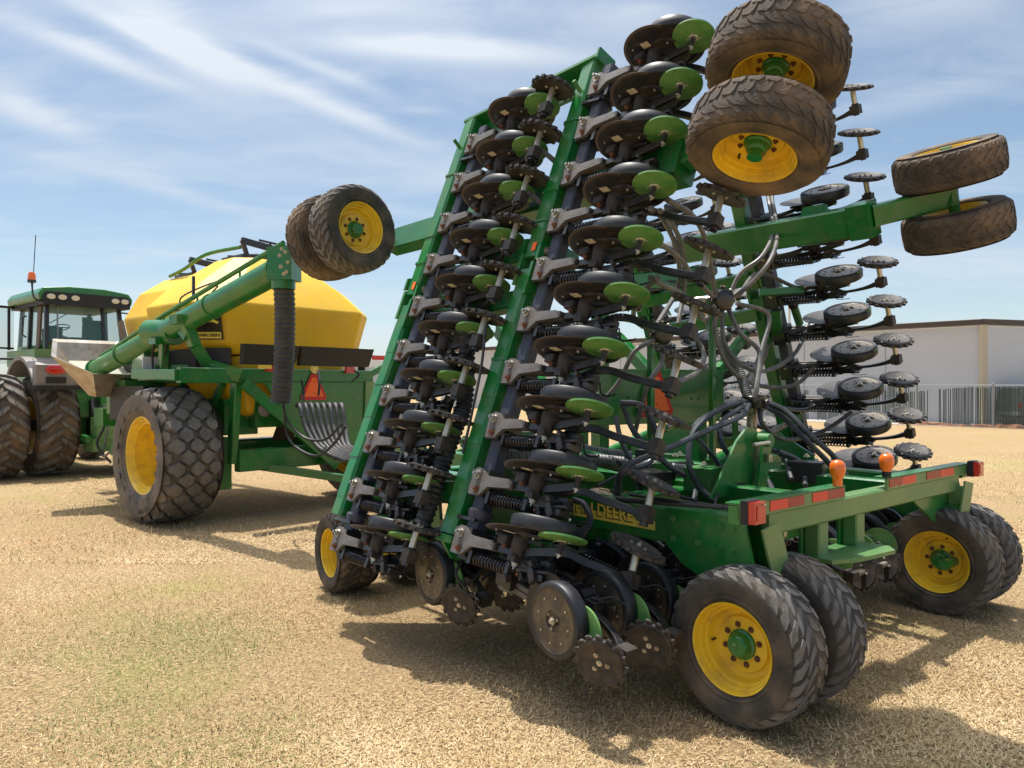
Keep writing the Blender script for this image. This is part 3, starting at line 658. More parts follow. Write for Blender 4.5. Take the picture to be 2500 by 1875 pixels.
    b.box((.03, cy_, cz), (.085, .095, .075), 'grimy'); b.cyl((-.005, cy_, cz), (-.035, cy_, cz), .03, 'black', n=10)
    b.tube(smooth_path([(-.03, .84, .09), (-.085, .86, .10), (-.11, .90, .105), (-.11, 1.0, .10), (-.10, 1.02, .10)], 4), .006, 'black_matt', n=6)
    # delivery tube that runs down to the boot
    b.tube(smooth_path([(.06, .02, .12), (.05, .20, .12), (.055, .40, .07), (.07, .52, .0), (.08, .60, -.05)], 5), .018, 'hose', n=8)
    if slim: b.v = [(x * .45, y, z) if (y > .40 and x < 0) else (x, y, z) for x, y, z in b.v]
    return b
def unit_spring(xo=0.0):
    b = MB()
    for x, z, y0, y1 in ((-.096 + xo, -.045, .13, .43 + xo * .8), (-.082 + xo, .060, .13, .44 + xo * .8)):
        b.cyl((x, y0 - .05, z), (x, y1 + .06, z), .014, 'black', n=8)
        n = 11 * 10; pts = []
        for i in range(n + 1):
            t = 2 * math.pi * 11 * i / n; pts.append((x + math.cos(t) * .037, y0 + (y1 - y0) * i / n, z + math.sin(t) * .037))
        b.tube(pts, .0066, 'spring', n=5)
        b.box((x, y0 - .02, z), (.08, .03, .08), 'black'); b.box((x, y1 + .02, z), (.07, .03, .07), 'black')
    return b
TILT = Matrix.Rotation(R_(-7), 4, 'Z')
def unit_disc(tz=-7):
    b = MB(); b.T = Matrix.Translation((.105, .48, -.045)) @ Matrix.Rotation(R_(tz), 4, 'Z')
    r = .232; b.lathe([(-.001, .001), (-.001, .07), (.012, .15), (.016, r - .02)], (0, 0, 0), (1, 0, 0), 'blade', n=48); b.lathe([(.016, r - .02), (.019, r), (.021, r)], (0, 0, 0), (1, 0, 0), 'blade_edge', n=48)
    b.lathe([(.021, r), (.020, .15), (.004, .07), (.004, .001)], (0, 0, 0), (1, 0, 0), 'blade', n=48)
    b.lathe([(-.02, .001), (-.02, .05), (0, .055)], (0, 0, 0), (1, 0, 0), 'grimy', n=20); return b
def unit_gauge(gy=.60, tz=-4):
    b = MB(); b.T = Matrix.Translation((.155 if tz > 0 else .180, gy, -.01)) @ Matrix.Rotation(R_(tz), 4, 'Z') @ Matrix.Rotation(R_(-3 if tz > 0 else 0), 4, 'Y')
    r = .208
    b.lathe([(-.042, .168), (-.043, .190), (-.040, .201), (-.030, r), (.030, r), (.040, .201), (.044, .190), (.043, .172)], (0, 0, 0), (1, 0, 0), 'gauge_rubber', n=48)
    b.lathe([(.043, .172), (.037, .166), (.036, .150), (.034, .10), (.040, .06), (.030, .055), (.030, .03), (.045, .028), (.045, .001)], (0, 0, 0), (1, 0, 0), 'web_brown', n=40)
    b.lathe([(-.052, .165), (-.030, .15), (-.028, .001)], (0, 0, 0), (1, 0, 0), 'black', n=32)
    for i in range(8):
        t = math.pi * 2 * i / 8; b.hexbolt((.037, math.cos(t) * .125, math.sin(t) * .125), (1, 0, 0), .0065, 'zinc', washer=False)
    for i in range(3):
        t = math.pi * 2 * i / 3 + .5; b.hexbolt((.038, math.cos(t) * .042, math.sin(t) * .042), (1, 0, 0), .0085, 'steel', washer=False)
    b.hexbolt((.045, 0, 0), (1, 0, 0), .014, 'zinc'); return b
def unit_press():
    b = MB(); b.T = Matrix.Translation((.135, .765, -.02)) @ Matrix.Rotation(R_(-8), 4, 'Z')
    b.lathe([(-.008, .001), (-.008, .045), (-.002, .06), (.001, .13), (.004, .142), (.016, .142), (.018, .13), (.016, .001)], (0, 0, 0), (1, 0, 0), 'disc_green', n=40)
    b.lathe([(-.012, .001), (-.012, .030), (-.006, .034)], (0, 0, 0), (1, 0, 0), 'zinc', n=20)
    for i in range(4):
        t = math.pi * 2 * i / 4 + .4; b.cyl((-.009, math.cos(t) * .043, math.sin(t) * .043), (-.014, math.cos(t) * .043, math.sin(t) * .043), .006, 'zinc', n=8)
    return b
def unit_closer(cy_=.93, cz=-.03, ty=14, tz=-8, s=1.0):
    b = MB(); b.cyl((.06, cy_, cz), (.215, cy_, cz), .0225, 'zinc', n=14); b.cyl((.06, cy_, cz), (.085, cy_, cz), .030, 'grimy', n=12)
    b.T = Matrix.Translation((.225, cy_, cz)) @ Matrix.Rotation(R_(tz), 4, 'Z') @ Matrix.Rotation(R_(ty), 4, 'Y') @ Matrix.Scale(s, 4)
    b.lathe([(-.01, .001), (-.01, .05), (-.014, .118), (-.020, .146), (.012, .146), (.016, .132), (.006, .11), (.006, .001)], (0, 0, 0), (1, 0, 0), 'grimy', n=30)
    for i in range(15):
        t = 2 * math.pi * i / 15; w0, w1 = .020, .011; rr = [(.140, -w0), (.140, w0), (.158, w0 + .003), (.170, w1 + .010), (.168, -w1 + .006), (.156, -w0 + .002)]
        b.prism([(a, c) for a, c in rr], (-.014, 0, 0), (0, math.cos(t), math.sin(t)), (0, -math.sin(t), math.cos(t)), (1, 0, 0), .020, 'grimy')
    for i in range(3):
        t = 2 * math.pi * i / 3; b.hexbolt((.008, math.cos(t) * .05, math.sin(t) * .05), (1, 0, 0), .0105, 'steel')
        b.hexbolt((-.011, math.cos(t) * .05, math.sin(t) * .05), (-1, 0, 0), .0095, 'zinc')
    b.hexbolt((.008, 0, 0), (1, 0, 0), .013, 'zinc'); return b
U = {}
for key, c_, cz, ty, tz in (('near', .91, -.07, 4, 5), ('right', 1.04, -.07, 0, 15), ('far', 1.02, .33, 6, 20), ('ground', .96, -.07, 8, 22)):
    parts = dict(row_unit=unit_arm(c_, cz, key == 'right'), opener_disc=unit_disc(7 if key == 'right' else -7), gauge_wheel=unit_gauge(*((.69, 6) if key == 'right' else (.60, -4))), press_wheel=unit_press(), closing_wheel=unit_closer(c_, cz, ty, tz, .86 if key == 'ground' else 1.0), down_spring=unit_spring(.045 if key == 'right' else 0))
    for fl in (False, True): U[key, fl] = {n: b.mesh(n, flip=fl) for n, b in parts.items()}
def add_unit(o, ex, ey, ez, key, fl, jitter=0, bare=False):
    M = basis(Vector(o) - DO, ex if not fl else -Vector(ex), ey, ez)
    if jitter: M = M @ Matrix.Rotation(jitter, 4, 'X')
    d = U[key, fl]; a = link('row_unit', d['row_unit'], drill, M)
    for n in ('opener_disc', 'gauge_wheel', 'press_wheel', 'closing_wheel', 'down_spring'):
        if not (bare and n == 'closing_wheel'): link(n, d[n], a)
    return a
rdj = random.Random(2)
TR = Vector((0, -1, 0))
def wing_dirs(side):     # side -1 left wing, +1 right wing
    d = Vector((-side * math.sin(ALF), 0, math.cos(ALF))); inn = Vector((-side * math.cos(ALF), 0, -math.sin(ALF)))
    return d, inn
WB = {(-1, 'rear'): Vector((2.862, 3.805, .804)), (-1, 'front'): Vector((2.658, 5.065, .636)),
      (1, 'rear'): Vector((7.565, 4.06, .915)), (1, 'front'): Vector((7.80, 5.70, .78))}
for (side, rank), o in WB.items():
    d, inn = wing_dirs(side)
    for k in range(10):
        add_unit(o + d * .381 * k, d, TR, inn, 'far' if (side, rank) == (-1, 'rear') else 'right' if side > 0 else 'near', side > 0, rdj.uniform(-.045, .045))
# ground rank openers under the centre frame
c8, s8 = math.cos(R_(11)), math.sin(R_(11))
GY = Vector((0, -c8, -s8)); GZ = Vector((0, -s8, c8))
for my0, x0 in ((3.50, 2.95), (4.78, 3.02)):
    for k in range(12):
        x = x0 + .381 * k; lefty = k < 6
        if not lefty: x += .10
        add_unit((x, my0, .655), Vector((-1, 0, 0)) if lefty else Vector((1, 0, 0)), GY, GZ, 'ground', not lefty, rdj.uniform(-.03, .03), my0 < 4 and k in (2, 3, 8, 9, 10))
    s = MB(); s.bar((2.85, my0, .655), (7.55, my0, .655), .09, .09, 'navy'); D(s, 'rockshaft')
    # brackets hanging the shaft from the frame
    for x in (3.73, 4.6, 5.6, 6.62):
        g = MB(); g.prism([(-.07, -.06), (.07, -.06), (.10, .22), (-.10, .22)], (x - .02, my0 + .02, .655), (0, 1, 0), (0, 0, 1), (1, 0, 0), .04, 'green'); D(g, 'shaft_hanger')

# --- wings: shafts, toolbars, hinges, cross tubes
def wing(side):
    d, inn = wing_dirs(side); out_ = -inn
    T = {}
    for rank in ('front', 'rear'):
        o = WB[side, rank]
        lo = .24 if rank == 'front' else .09
        s = MB(); s.bar(o + d * -.12, o + d * 3.62, .100, .105, 'navy', up=(0, 1, 0), ch=.012); D(s, 'rockshaft')
        t0 = o + Vector((0, .185, 0)) + inn * -.02                 # toolbar axis just ahead of the shaft
        tb = MB(); up_ = (0, 1, 0)
        tb.bar(t0 + d * (lo - .08), t0 + d * 1.92, .145, .150, 'green', up=up_, ch=.020); D(tb, 'toolbar')
        tc2 = MB(); tc2.bar(t0 + d * 2.02, t0 + d * 3.72, .140, .145, 'green', up=up_, ch=.018)
        D(tc2, 'toolbar')
        # sleeves and weld rings along the bar
        for q in (.62, 1.22, 2.55, 3.15, 2.30):
            sl = MB(); sl.bar(t0 + d * q, t0 + d * (q + .018), .160, .166, 'green', up=up_, ch=.02); D(sl, 'weld_ring')
        for q in (.30, .95, 1.5):
            sl = MB(); sl.bar(t0 + d * q, t0 + d * (q + .26), .151, .130, 'green', up=up_, ch=.01); D(sl, 'bar_sleeve')
        ft = MB(); f0 = t0 + d * (lo - .09)
        ft.bar(f0, f0 - d * .05, .17, .17, 'green_dusty', up=up_); 
        if rank == 'rear':
            ft.prism([(-.10, 0), (.12, 0), (.20, -.10), (.14, -.20), (-.02, -.14)], f0 - Vector((0, .02, 0)), (1, 0, 0), (0, 0, 1), (0, 1, 0), .03, 'green'); ft.bar(f0 + Vector((-.05, -.085, .03)), f0 + Vector((.05, -.085, .0)), .004, .03, 'orange', up=ZZ); D(ft, 'hinge_foot')
        # flex hinge half way up with safety stickers
        h = MB(); hq = t0 + d * 1.97
        for s_, dd in ((-1, -.02), (1, .06)):
            pl = [(-.09, -.20), (.05, -.20), (.13, -.10), (.34, -.05), (.36, .01), (.20, .07), (.05, .06), (-.09, .05)]
            h.prism(pl, hq + Vector((0, -.085 if s_ < 0 else .055, 0)) + d * dd, Vector((1, 0, 0)), d, (0, 1, 0), .03, 'green_dusty' if s_ > 0 else 'green')
            pl = [(-.09, .06), (.05, .07), (.20, .10), (.33, .06), (.30, .14), (.10, .20), (-.09, .17)]
            h.prism(pl, hq + Vector((0, -.11 if s_ < 0 else .08, 0)) + d * dd, Vector((1, 0, 0)), d, (0, 1, 0), .025, 'green')
        h.cyl(hq + Vector((.10, -.14, 0)), hq + Vector((.10, .15, 0)), .028, 'grimy'); h.hexbolt(hq + Vector((.02, -.115, .10)), (0, -1, 0), .025, 'steel'); h.hexbolt(hq + Vector((.20, -.115, -.05)), (0, -1, 0), .02, 'rust')
        D(h, 'wing_hinge')
        st = MB(); st.bar(hq + out_ * .078 - Vector((0, .03, 0)) + d * .09, hq + out_ * .078 - Vector((0, .03, 0)) + d * .155, .04, .004, 'orange', up=out_); st.bar(hq + Vector((-.03, -.115, 0)) - d * .09, hq + Vector((-.03, -.115, 0)) - d * .02, .004, .03, 'orange', up=(1, 0, 0)); D(st, 'warning_sticker', smooth=0)
        # bearing plates between toolbar and shaft
        for q in (.12, 3.28):
            b = MB(); b.prism([(-.30, -.04), (-.30, .04), (-.10, .09), (.05, .075), (.05, -.075), (-.10, -.09)], o + d * q - Vector((0, 0, 0)), (0, -1, 0), Vector(inn), d, .022, 'black')
            b.lathe([(0, .075), (.05, .085), (.07, .07)], o + d * (q + .02), d, 'navy', n=20); b.hexbolt(o + d * q + Vector((0, .27, 0)) - d * .0, -d, .02, 'rust'); D(b, 'shaft_bearing')
        T[rank] = t0
        # spare pins on the outer edge
        pn = MB(); pn.cyl(t0 + d * 3.42 + out_ * .05, t0 + d * 3.46 + out_ * .15, .016, 'green_dusty', n=8); pn.cyl(t0 + d * 3.2 - out_ * .05 + Vector((0, -.02, 0)), t0 + d * 3.22 - out_ * .12, .012, 'green', n=8); D(pn, 'stop_pin')
    A, B = T['front'], T['rear']
    def cross(q, w, h, name='cross_tube', y0=0, y1=0, m='green', shift=0):
        c = MB(); c.bar(A + d * q + Vector((0, y0, 0)) + inn * shift, Vector((A.x, B.y, A.z)) + (B - A).dot(d) * 0 * d + d * q + Vector((0, y1, 0)) + inn * shift, w, h, m, up=d, ch=.012); return D(c, name)
    # top end plate runs between the two bar ends
    c = MB(); p, q = A + d * 3.72, B + d * 3.72
    c.bar(p + Vector((0, .08, 0)), q - Vector((0, .08, 0)), .16, .03, 'green', up=d); c.bar(p + Vector((0, .05, 0)) - d * .10 + inn * .05, q - d * .10 + inn * .05, .03, .20, 'green', up=d)
    c.bar(q - Vector((0, .115, 0)) - out_ * .0, q - Vector((0, .095, 0)), .19, .10, 'green', up=d); D(c, 'end_beam')
    for q in (.36, 1.80, 2.18):
        c = MB(); c.bar(A + d * q + inn * .06, B + d * (q - .04) + inn * .06, .10, .14, 'green', up=d, ch=.012); D(c, 'cross_tube')
    return A, B, d, inn
LW = wing(-1); RW = wing(1)

# --- rear axle beams carried high on the folded wings, each with two paired wheels
def axle_beam(side, yf, yk, yr, xz, xz_r):
    A, B, d, inn = LW if side < 0 else RW
    c = MB(); c.bar((xz[0], yf, xz[1]), (xz[0], yk, xz[1]), .15, .255, 'green', up=d, ch=.015)
    c.bar((xz[0], yk + .16, xz[1]), (xz[0], yk - .02, xz[1]), .20, .30, 'green', up=d, ch=.01)
    c.bar((xz[0], yk, xz[1] + .02), (xz_r[0], yr, xz_r[1]), .12, .18, 'green', up=d, ch=.015); c.box((xz_r[0], yr + .01, xz_r[1]), (.15, .06, .20), 'green'); D(c, 'wing_axle_beam')
    f = MB(); f.prism([(-.10, -.14), (.10, -.14), (.16, .03), (.10, .20), (-.10, .20), (-.16, .03)], (xz[0] - .02, yk + .5, xz[1]), (0, 1, 0), (0, 0, 1), (1, 0, 0), .05, 'green')
    D(f, 'beam_gusset')
    for s_, key in ((1, 'rear_flat'), (-1, 'rear_flat')):
        sp = .27 if side < 0 else .25; p = Vector((xz_r[0], yr, xz_r[1])) + d * s_ * sp
        # outward face points away from the beam
        f_ = -d * (1 if s_ < 0 else -1); ex = -f_ if False else (d * (1 if s_ < 0 else -1))
        ex = d if s_ < 0 else -d
        if s_ > 0: ex = d      # both rims face the same way, as mounted
        ey = Vector((0, 1, 0)); ez = ex.cross(ey); add_wheel(drill, key, basis(p - DO, ex, ey, ez))
    a = MB(); a.cyl(Vector((xz_r[0], yr, xz_r[1])) - d * .40, Vector((xz_r[0], yr, xz_r[1])) + d * .40, .045, 'green'); D(a, 'stub_axle')
axle_beam(-1, 6.62, 3.0, 2.42, (4.0, 3.27), (4.02, 3.50))
axle_beam(1, 4.75, 2.85, 2.38, (6.33, 3.20), (6.76, 3.37))
# front caster pair of the left wing, swung round, on its own forward beam

cx_ = Vector((math.cos(R_(96)), -math.sin(R_(96)), .10)).normalized(); ax_n = Vector((.10, -1, .04)).normalized()
for q, k in ((0.0, 'rear'), (.42, 'rear_flat')):
    p = Vector((3.36, 6.33, 3.26)) - ax_n * q; ex = -ax_n; ez = Vector((0, 0, 1)); ey = ez.cross(ex).normalized(); ez = ex.cross(ey); add_wheel(drill, k, basis(p - DO, ex, ey, ez))
cs = MB(); cs.cyl((3.37, 6.3, 3.26), (3.31, 7.05, 3.24), .045, 'green'); cs.bar((4.0, 6.6, 3.27), (3.33, 7.05, 3.25), .1, .16, 'green'); D(cs, 'caster_fork')
# the same on the right wing (mostly out of sight behind the tower)
fb = MB(); fb.bar((6.85, 4.8, 3.0), (6.9, 6.3, 3.05), .13, .20, 'green', up=(0, 0, 1), ch=.015); D(fb, 'wing_axle_beam')

# --- centre frame
def side_beam(x, sgn):
    b = MB(); b.bar((x, 2.86, .945), (x, 5.75, .945), .15, .215, 'green', up=ZZ, ch=.012); D(b, 'side_beam')
    g = MB(); xo = x + sgn * .085
    pl = [(2.87, 1.058), (2.34, 1.062), (2.24, .66), (2.46, .62), (2.76, .74), (2.87, .835)]
    g.prism(pl, (xo - sgn * .02, 0, 0), (0, 1, 0), (0, 0, 1), (sgn, 0, 0), .02, 'green')
    g.prism([(p[0], p[1]) for p in pl], (x - sgn * .10, 0, 0), (0, 1, 0), (0, 0, 1), (sgn, 0, 0), .02, 'green')
    g.add([(xo, 2.76, .74), (xo, 2.46, .62), (x - sgn * .08, 2.46, .62), (x - sgn * .08, 2.76, .74), (xo, 2.87, .835), (x - sgn * .08, 2.87, .835), (xo, 2.24, .66), (x - sgn * .08, 2.24, .66)], [(0, 1, 2, 3), (4, 0, 3, 5), (1, 6, 7, 2)], 'green')
    g.bar((x, 2.34, 1.05), (x, 2.86, 1.05), .16, .014, 'green', up=ZZ); bl = g
    for y, z in ((2.82, 1.0), (2.82, .88), (2.64, 1.0), (2.64, .88), (2.48, 1.0), (2.48, .88), (2.40, 1.0), (2.40, .88)): bl.hexbolt((xo, y, z), (sgn, 0, 0), .016, 'green_dusty', h=.014)
    D(g, 'axle_housing')
    k = MB(); pl = [(-.09 * sgn, 1.03), (.12 * sgn, 1.05), (.17 * sgn, .86), (.16 * sgn, .62), (.04 * sgn, .60), (-.05 * sgn, .80)]
    px0 = x + (0.02 if sgn < 0 else -.02)
    pl = [(-.10, 1.01), (.07, 1.04), (.17, .80), (.165, .58), (.10, .57), (-.02, .80)] if sgn < 0 else [(-.07, 1.04), (.10, 1.01), (.02, .80), (-.10, .57), (-.165, .58), (-.17, .80)]
    k.prism(pl, (px0, 2.235, 0), (1, 0, 0), (0, 0, 1), (0, -1, 0), .014, 'green_pale')
    k.prism([(0, 1.0), (.12, 1.0), (.12, .60), (0.02, .60)], (px0 + (.09 if sgn < 0 else -.09), 2.22, 0), (0, 1, 0), (0, 0, 1), (sgn, 0, 0), .012, 'green_pale'); D(k, 'end_plate')
    lg = MB(); lg.bar((x - sgn * .115, 2.30, .85), (x - sgn * .115, 2.26, .40), .09, .12, 'green', up=(0, 1, 0)); lg.cyl((x - sgn * .115 - .30, 2.26, .415), (x - sgn * .115 + .30, 2.26, .415), .04, 'green'); D(lg, 'axle_leg')
    gg = MB(); gg.prism([(x - sgn * .80, .952), (x - sgn * .08, .952), (x - sgn * .08, .64), (x - sgn * .24, .66)], (0, 2.345, 0), (1, 0, 0), (0, 0, 1), (0, 1, 0), .02, 'green'); D(gg, 'gusset_plate') if sgn > 0 else None
side_beam(3.72, -1); side_beam(6.66, 1)
WI = [Vector((1, 0, 0)), Vector((0, 1, 0)), Vector((0, 0, 1))]
def std_wheel(x, y, z, key, rot=0.0, yawd=0.0, label=None):
    M = Matrix.Translation(Vector((x, y, z)) - DO) @ Matrix.Rotation(R_(yawd), 4, 'Z') @ Matrix.Rotation(rot, 4, 'X'); return add_wheel(drill, key, M, label=label)
std_wheel(3.545, 2.27, .412, 'rear', 0.3); std_wheel(3.98, 2.27, .412, 'rear', 1.4)
std_wheel(6.46, 2.35, .412, 'rear', 2.2); std_wheel(6.87, 2.35, .412, 'rear', .9)
for i, (x, yw) in enumerate(((3.12, -6), (3.74, -3), (6.15, 2), (6.72, 4))): std_wheel(x, 5.98, .342, 'small', i * 1.1, yw)
for x in (3.44, 6.44):
    c = MB(); c.cyl((x - .34, 5.98, .345), (x + .34, 5.98, .345), .04, 'green'); c.bar((x, 5.98, .36), (x, 5.80, .82), .10, .14, 'green', up=(0, 1, 0)); c.cyl((x, 5.8, .78), (x, 5.8, 1.06), .06, 'green'); c.cyl((x - .05, 5.98, .345), (x - .16, 5.98, .345), .08, 'green_dusty'); D(c, 'caster_fork')
rc = MB(); rc.bar((3.80, 2.34, 1.018), (6.60, 2.34, 1.018), .12, .135, 'green_pale', up=ZZ, ch=.012); D(rc, 'rear_crossbeam')
for x0, x1 in ((3.50, 4.66), (5.27, 6.80)):
    s = MB(); s.bar((x0, 2.275, 1.122), (x1, 2.275, 1.122), .02, .085, 'green_pale', up=ZZ, ch=.003); s.bar((x0, 2.315, 1.160), (x1, 2.315, 1.160), .10, .012, 'green', up=ZZ)
    s.bar((x0 if x0 < 4 else x1 - .14, 2.31, 1.10), (x0 + .14 if x0 < 4 else x1, 2.31, 1.10), .07, .10, 'green', up=ZZ)
    for q in (.12, .22): s.hexbolt((x0 + q, 2.265, 1.10), (0, -1, 0), .008, 'zinc')
    D(s, 'light_bar')
def refl(pairs):
    for x0, x1, m in pairs:
        r = MB(); r.box(((x0 + x1) / 2, 2.2625, 1.125), (x1 - x0, .004, .055), m); D(r, 'reflector', smooth=0)
refl([(3.78, 3.97, 'red_reflector'), (3.973, 4.15, 'red_reflector_dull'), (4.25, 4.43, 'red_reflector'), (4.433, 4.64, 'red_reflector_dull'),
      (5.29, 5.50, 'red_reflector_dull'), (5.503, 5.73, 'red_reflector'), (5.92, 6.18, 'red_reflector_dull'), (6.183, 6.44, 'red_reflector')])
for x in (3.535, 6.765):
    t = MB(); t.box((x, 2.235, 1.125), (.115, .045, .125), 'black_matt'); t.box((x, 2.195, 1.125), (.105, .045, .115), 'red_lens'); t.box((x, 2.171, 1.125), (.07, .006, .08), 'red_lens'); t.hexbolt((x + .035, 2.171, 1.165), (0, -1, 0), .006, 'zinc'); D(t, 'tail_light')
for x in (4.60, 5.30):
    t = MB(); t.cyl((x, 2.285, 1.165), (x, 2.285, 1.205), .030, 'black_matt' if x > 5 else 'amber')
    t.lathe([(0, .026), (.02, .032), (.04, .044), (.08, .050), (.11, .046), (.130, .030), (.138, .001)], (x, 2.285, 1.195), (0, 0, 1), 'amber', n=20)
    D(t, 'amber_lamp')
hb = MB()
for x in (4.44, 4.93): hb.bar((x, 2.34, .95), (x, 2.34, .745), .12, .10, 'green_pale', up=(0, 1, 0)); hb.bar((x - .03, 2.40, .95), (x - .03, 2.40, .745), .12, .02, 'green', up=(0, 1, 0))
hb.prism([(4.36, 2.42), (5.02, 2.42), (5.05, 2.16), (4.95, 2.08), (4.55, 2.12), (4.36, 2.20)], (0, 0, .722), (1, 0, 0), (0, 1, 0), (0, 0, 1), .024, 'green_pale'); D(hb, 'rear_hitch')
tb_ = MB(); tb_.bar((4.12, 2.42, .90), (4.40, 2.42, .90), .03, .08, 'green', up=ZZ); tb_.cyl((4.18, 2.40, .90), (4.18, 2.44, .90), .02, 'steel'); D(tb_, 'hose_bracket')
for y, x0, x1, z in ((3.45, 3.78, 6.6, .96), (4.72, 3.78, 6.6, .96), (5.72, 3.0, 7.3, .95)):
    c = MB(); c.bar((x0, y, z), (x1, y, z), .15, .17, 'green', up=ZZ, ch=.012); D(c, 'cross_tube')
for x in (4.62, 5.72):
    c = MB(); c.bar((x, 2.42, 1.02), (x, 7.4, 1.02), .12, .15, 'green', up=ZZ); D(c, 'centre_beam')
# front plate and gusset beside the left wing hinge
for x, sg in ((3.40, -1), (6.95, 1)):
    g = MB(); g.prism([(3.6, .62), (4.2, .62), (4.55, .86), (4.5, 1.22), (4.1, 1.34), (3.7, 1.12)], (x, 0, 0), (0, 1, 0), (0, 0, 1), (sg, 0, 0), .03, 'green'); g.prism([(4.9, .62), (5.5, .62), (5.75, .86), (5.7, 1.22), (5.2, 1.34), (4.95, 1.12)], (x, 0, 0), (0, 1, 0), (0, 0, 1), (sg, 0, 0), .03, 'green'); D(g, 'hinge_gusset')
# lettering on the left side beam
FX = 3.72 - .0755
def side_text(t, size, y, z, m, x, bold, name, sx=1.0, ext=.0012):
    me = text_mesh(t, size, m, bold, ext); o = link(name, me, drill); o.matrix_local = basis(Vector((x, y, z)) - DO, Vector((0, -sx, 0)), Vector((0, 0, 1)), Vector((-1, 0, 0))); return o
dk = MB(); dk.T = Matrix.Translation((0, 0, .018)); dk.prism([(3.98, .885), (2.965, .885), (2.965, .942), (3.21, .942), (3.21, .936), (3.82, .936), (3.84, .95), (3.86, .972), (3.985, .972), (3.985, .955), (3.91, .955), (3.90, .936), (3.98, .930)][:4] + [(3.80, .942)], (FX, 0, 0), (0, 1, 0), (0, 0, 1), (-1, 0, 0), .0015, 'decal_yellow')
dk.prism([(4.06, .968), (3.80, .968), (3.70, .942), (3.70, .885), (3.76, .885), (3.90, .95), (4.06, .95)], (FX, 0, 0), (0, 1, 0), (0, 0, 1), (-1, 0, 0), .0018, 'decal_yellow')
for i in range(6): dk.prism([(3.12, .890 + i * .0085), (2.966, .890 + i * .0085), (2.966, .8925 + i * .0085), (3.12, .8925 + i * .0085)], (FX - .0016, 0, 0), (0, 1, 0), (0, 0, 1), (-1, 0, 0), .0008, 'green_pale')
D(dk, 'decal_stripe', smooth=0)
side_text('JOHN DEERE', .112, 3.464, .962, 'decal_black', FX - .0030, .0050, 'lettering_shadow', 1.0)
side_text('JOHN DEERE', .112, 3.456, .967, 'decal_yellow', FX - .0050, .0026, 'lettering', 1.0)

# --- tower with the rear sign board
sb = MB(); sb.prism([(4.16, 1.48), (6.05, 1.46), (6.12, 1.60), (6.12, 1.935), (4.16, 1.925)], (0, 4.15, 0), (1, 0, 0), (0, 0, 1), (0, 1, 0), .02, 'green')
sb.bar((4.16, 4.17, 1.925), (6.12, 4.17, 1.935), .06, .02, 'green', up=ZZ)
for x, z in ((4.35, 1.88), (5.0, 1.87), (5.62, 1.68), (5.72, 1.68), (6.0, 1.88), (4.75, 1.70), (4.5, 1.6), (5.9, 1.55)): sb.hexbolt((x, 4.15, z), (0, -1, 0), .010, 'green')
D(sb, 'sign_board')
def smv(c, ex, ez, n_, s=1.0):
    o = MB(); i = MB(); c = Vector(c); n_ = Vector(n_)
    oc = [(-.195, -.175), (.195, -.175), (.215, -.13), (.045, .20), (-.045, .20), (-.215, -.13)]
    o.prism([(a * s, b * s) for a, b in oc], c, ex, ez, n_, .003, 'sign_red'); i.prism([(-.165 * s, -.125 * s), (.165 * s, -.125 * s), (.028 * s, .15 * s), (-.028 * s, .15 * s)], c + n_ * .003, ex, ez, n_, .003, 'orange')
    i.cyl(c + n_ * .006 + Vector(ez) * .09 * s, c + n_ * .008 + Vector(ez) * .09 * s, .008, 'grimy', n=8); i.cyl(c + n_ * .006 - Vector(ez) * .07 * s, c + n_ * .008 - Vector(ez) * .07 * s, .008, 'grimy', n=8)
    return o, i
so_, si_ = smv((5.07, 4.11, 1.715), Vector((1, 0, 0)), ZZ, (0, -1, 0), 1.05); a_ = D(so_, 'slow_vehicle_sign', 'red edged orange triangle sign', smooth=0); b_ = si_.build('sign_face', a_, off=DO, smooth=0)
tw = MB()
for x in (4.3, 5.9): tw.bar((x, 4.28, 1.0), (x, 4.28, 1.50), .12, .12, 'green', up=(0, 1, 0)); tw.bar((x, 4.28, 1.4), (x, 5.3, 2.3), .10, .12, 'green')
tw.bar((5.1, 4.8, 1.0), (5.1, 4.8, 2.9), .12, .14, 'green', up=(0, 1, 0)); tw.bar((4.3, 5.3, 2.3), (5.9, 5.3, 2.3), .12, .12, 'green', up=ZZ); tw.bar((6.1, 4.20, 1.93), (6.75, 4.32, 2.32), .07, .11, 'green'); tw.bar((4.1, 4.20, 1.93), (3.55, 4.0, 1.55), .07, .11, 'green')
D(tw, 'tower')
# wing lift cylinders
for sg, x0, x1, z1 in ((-1, 4.7, 3.35, 1.42), (1, 5.5, 6.95, 1.45)):
    for y in (3.9, 5.15):
        lc = MB(); lc.cyl((x0, y, 1.10), (x0 + (x1 - x0) * .68, y, 1.10 + (z1 - 1.10) * .68), .055, 'green'); lc.cyl((x0 + (x1 - x0) * .66, y, 1.10 + (z1 - 1.10) * .66), (x1, y, z1), .028, 'steel'); lc.box((x1, y, z1), (.12, .10, .12), 'green_dusty'); D(lc, 'lift_cylinder')
# fan shaped valve bracket on the rear of the frame, with a small cylinder
br_ = MB(); br_.prism([(4.35, 1.02), (4.86, 1.02), (4.98, 1.30), (4.93, 1.46), (4.80, 1.50), (4.66, 1.40)], (0, 3.05, 0), (1, 0, 0), (0, 0, 1), (0, 1, 0), .02, 'green')
br_.prism([(4.80, 1.02), (4.92, 1.02), (5.02, 1.42), (4.90, 1.42)], (0, 2.98, 0), (1, 0, 0), (0, 0, 1), (0, 1, 0), .02, 'green'); br_.cyl((4.94, 2.95, 1.40), (4.94, 3.10, 1.40), .05, 'green_dusty')
br_.cyl((4.70, 2.94, 1.38), (4.90, 2.94, 1.385), .014, 'zinc'); br_.box((4.93, 2.955, 1.27), (.05, .02, .06), 'steel'); D(br_, 'pivot_bracket')
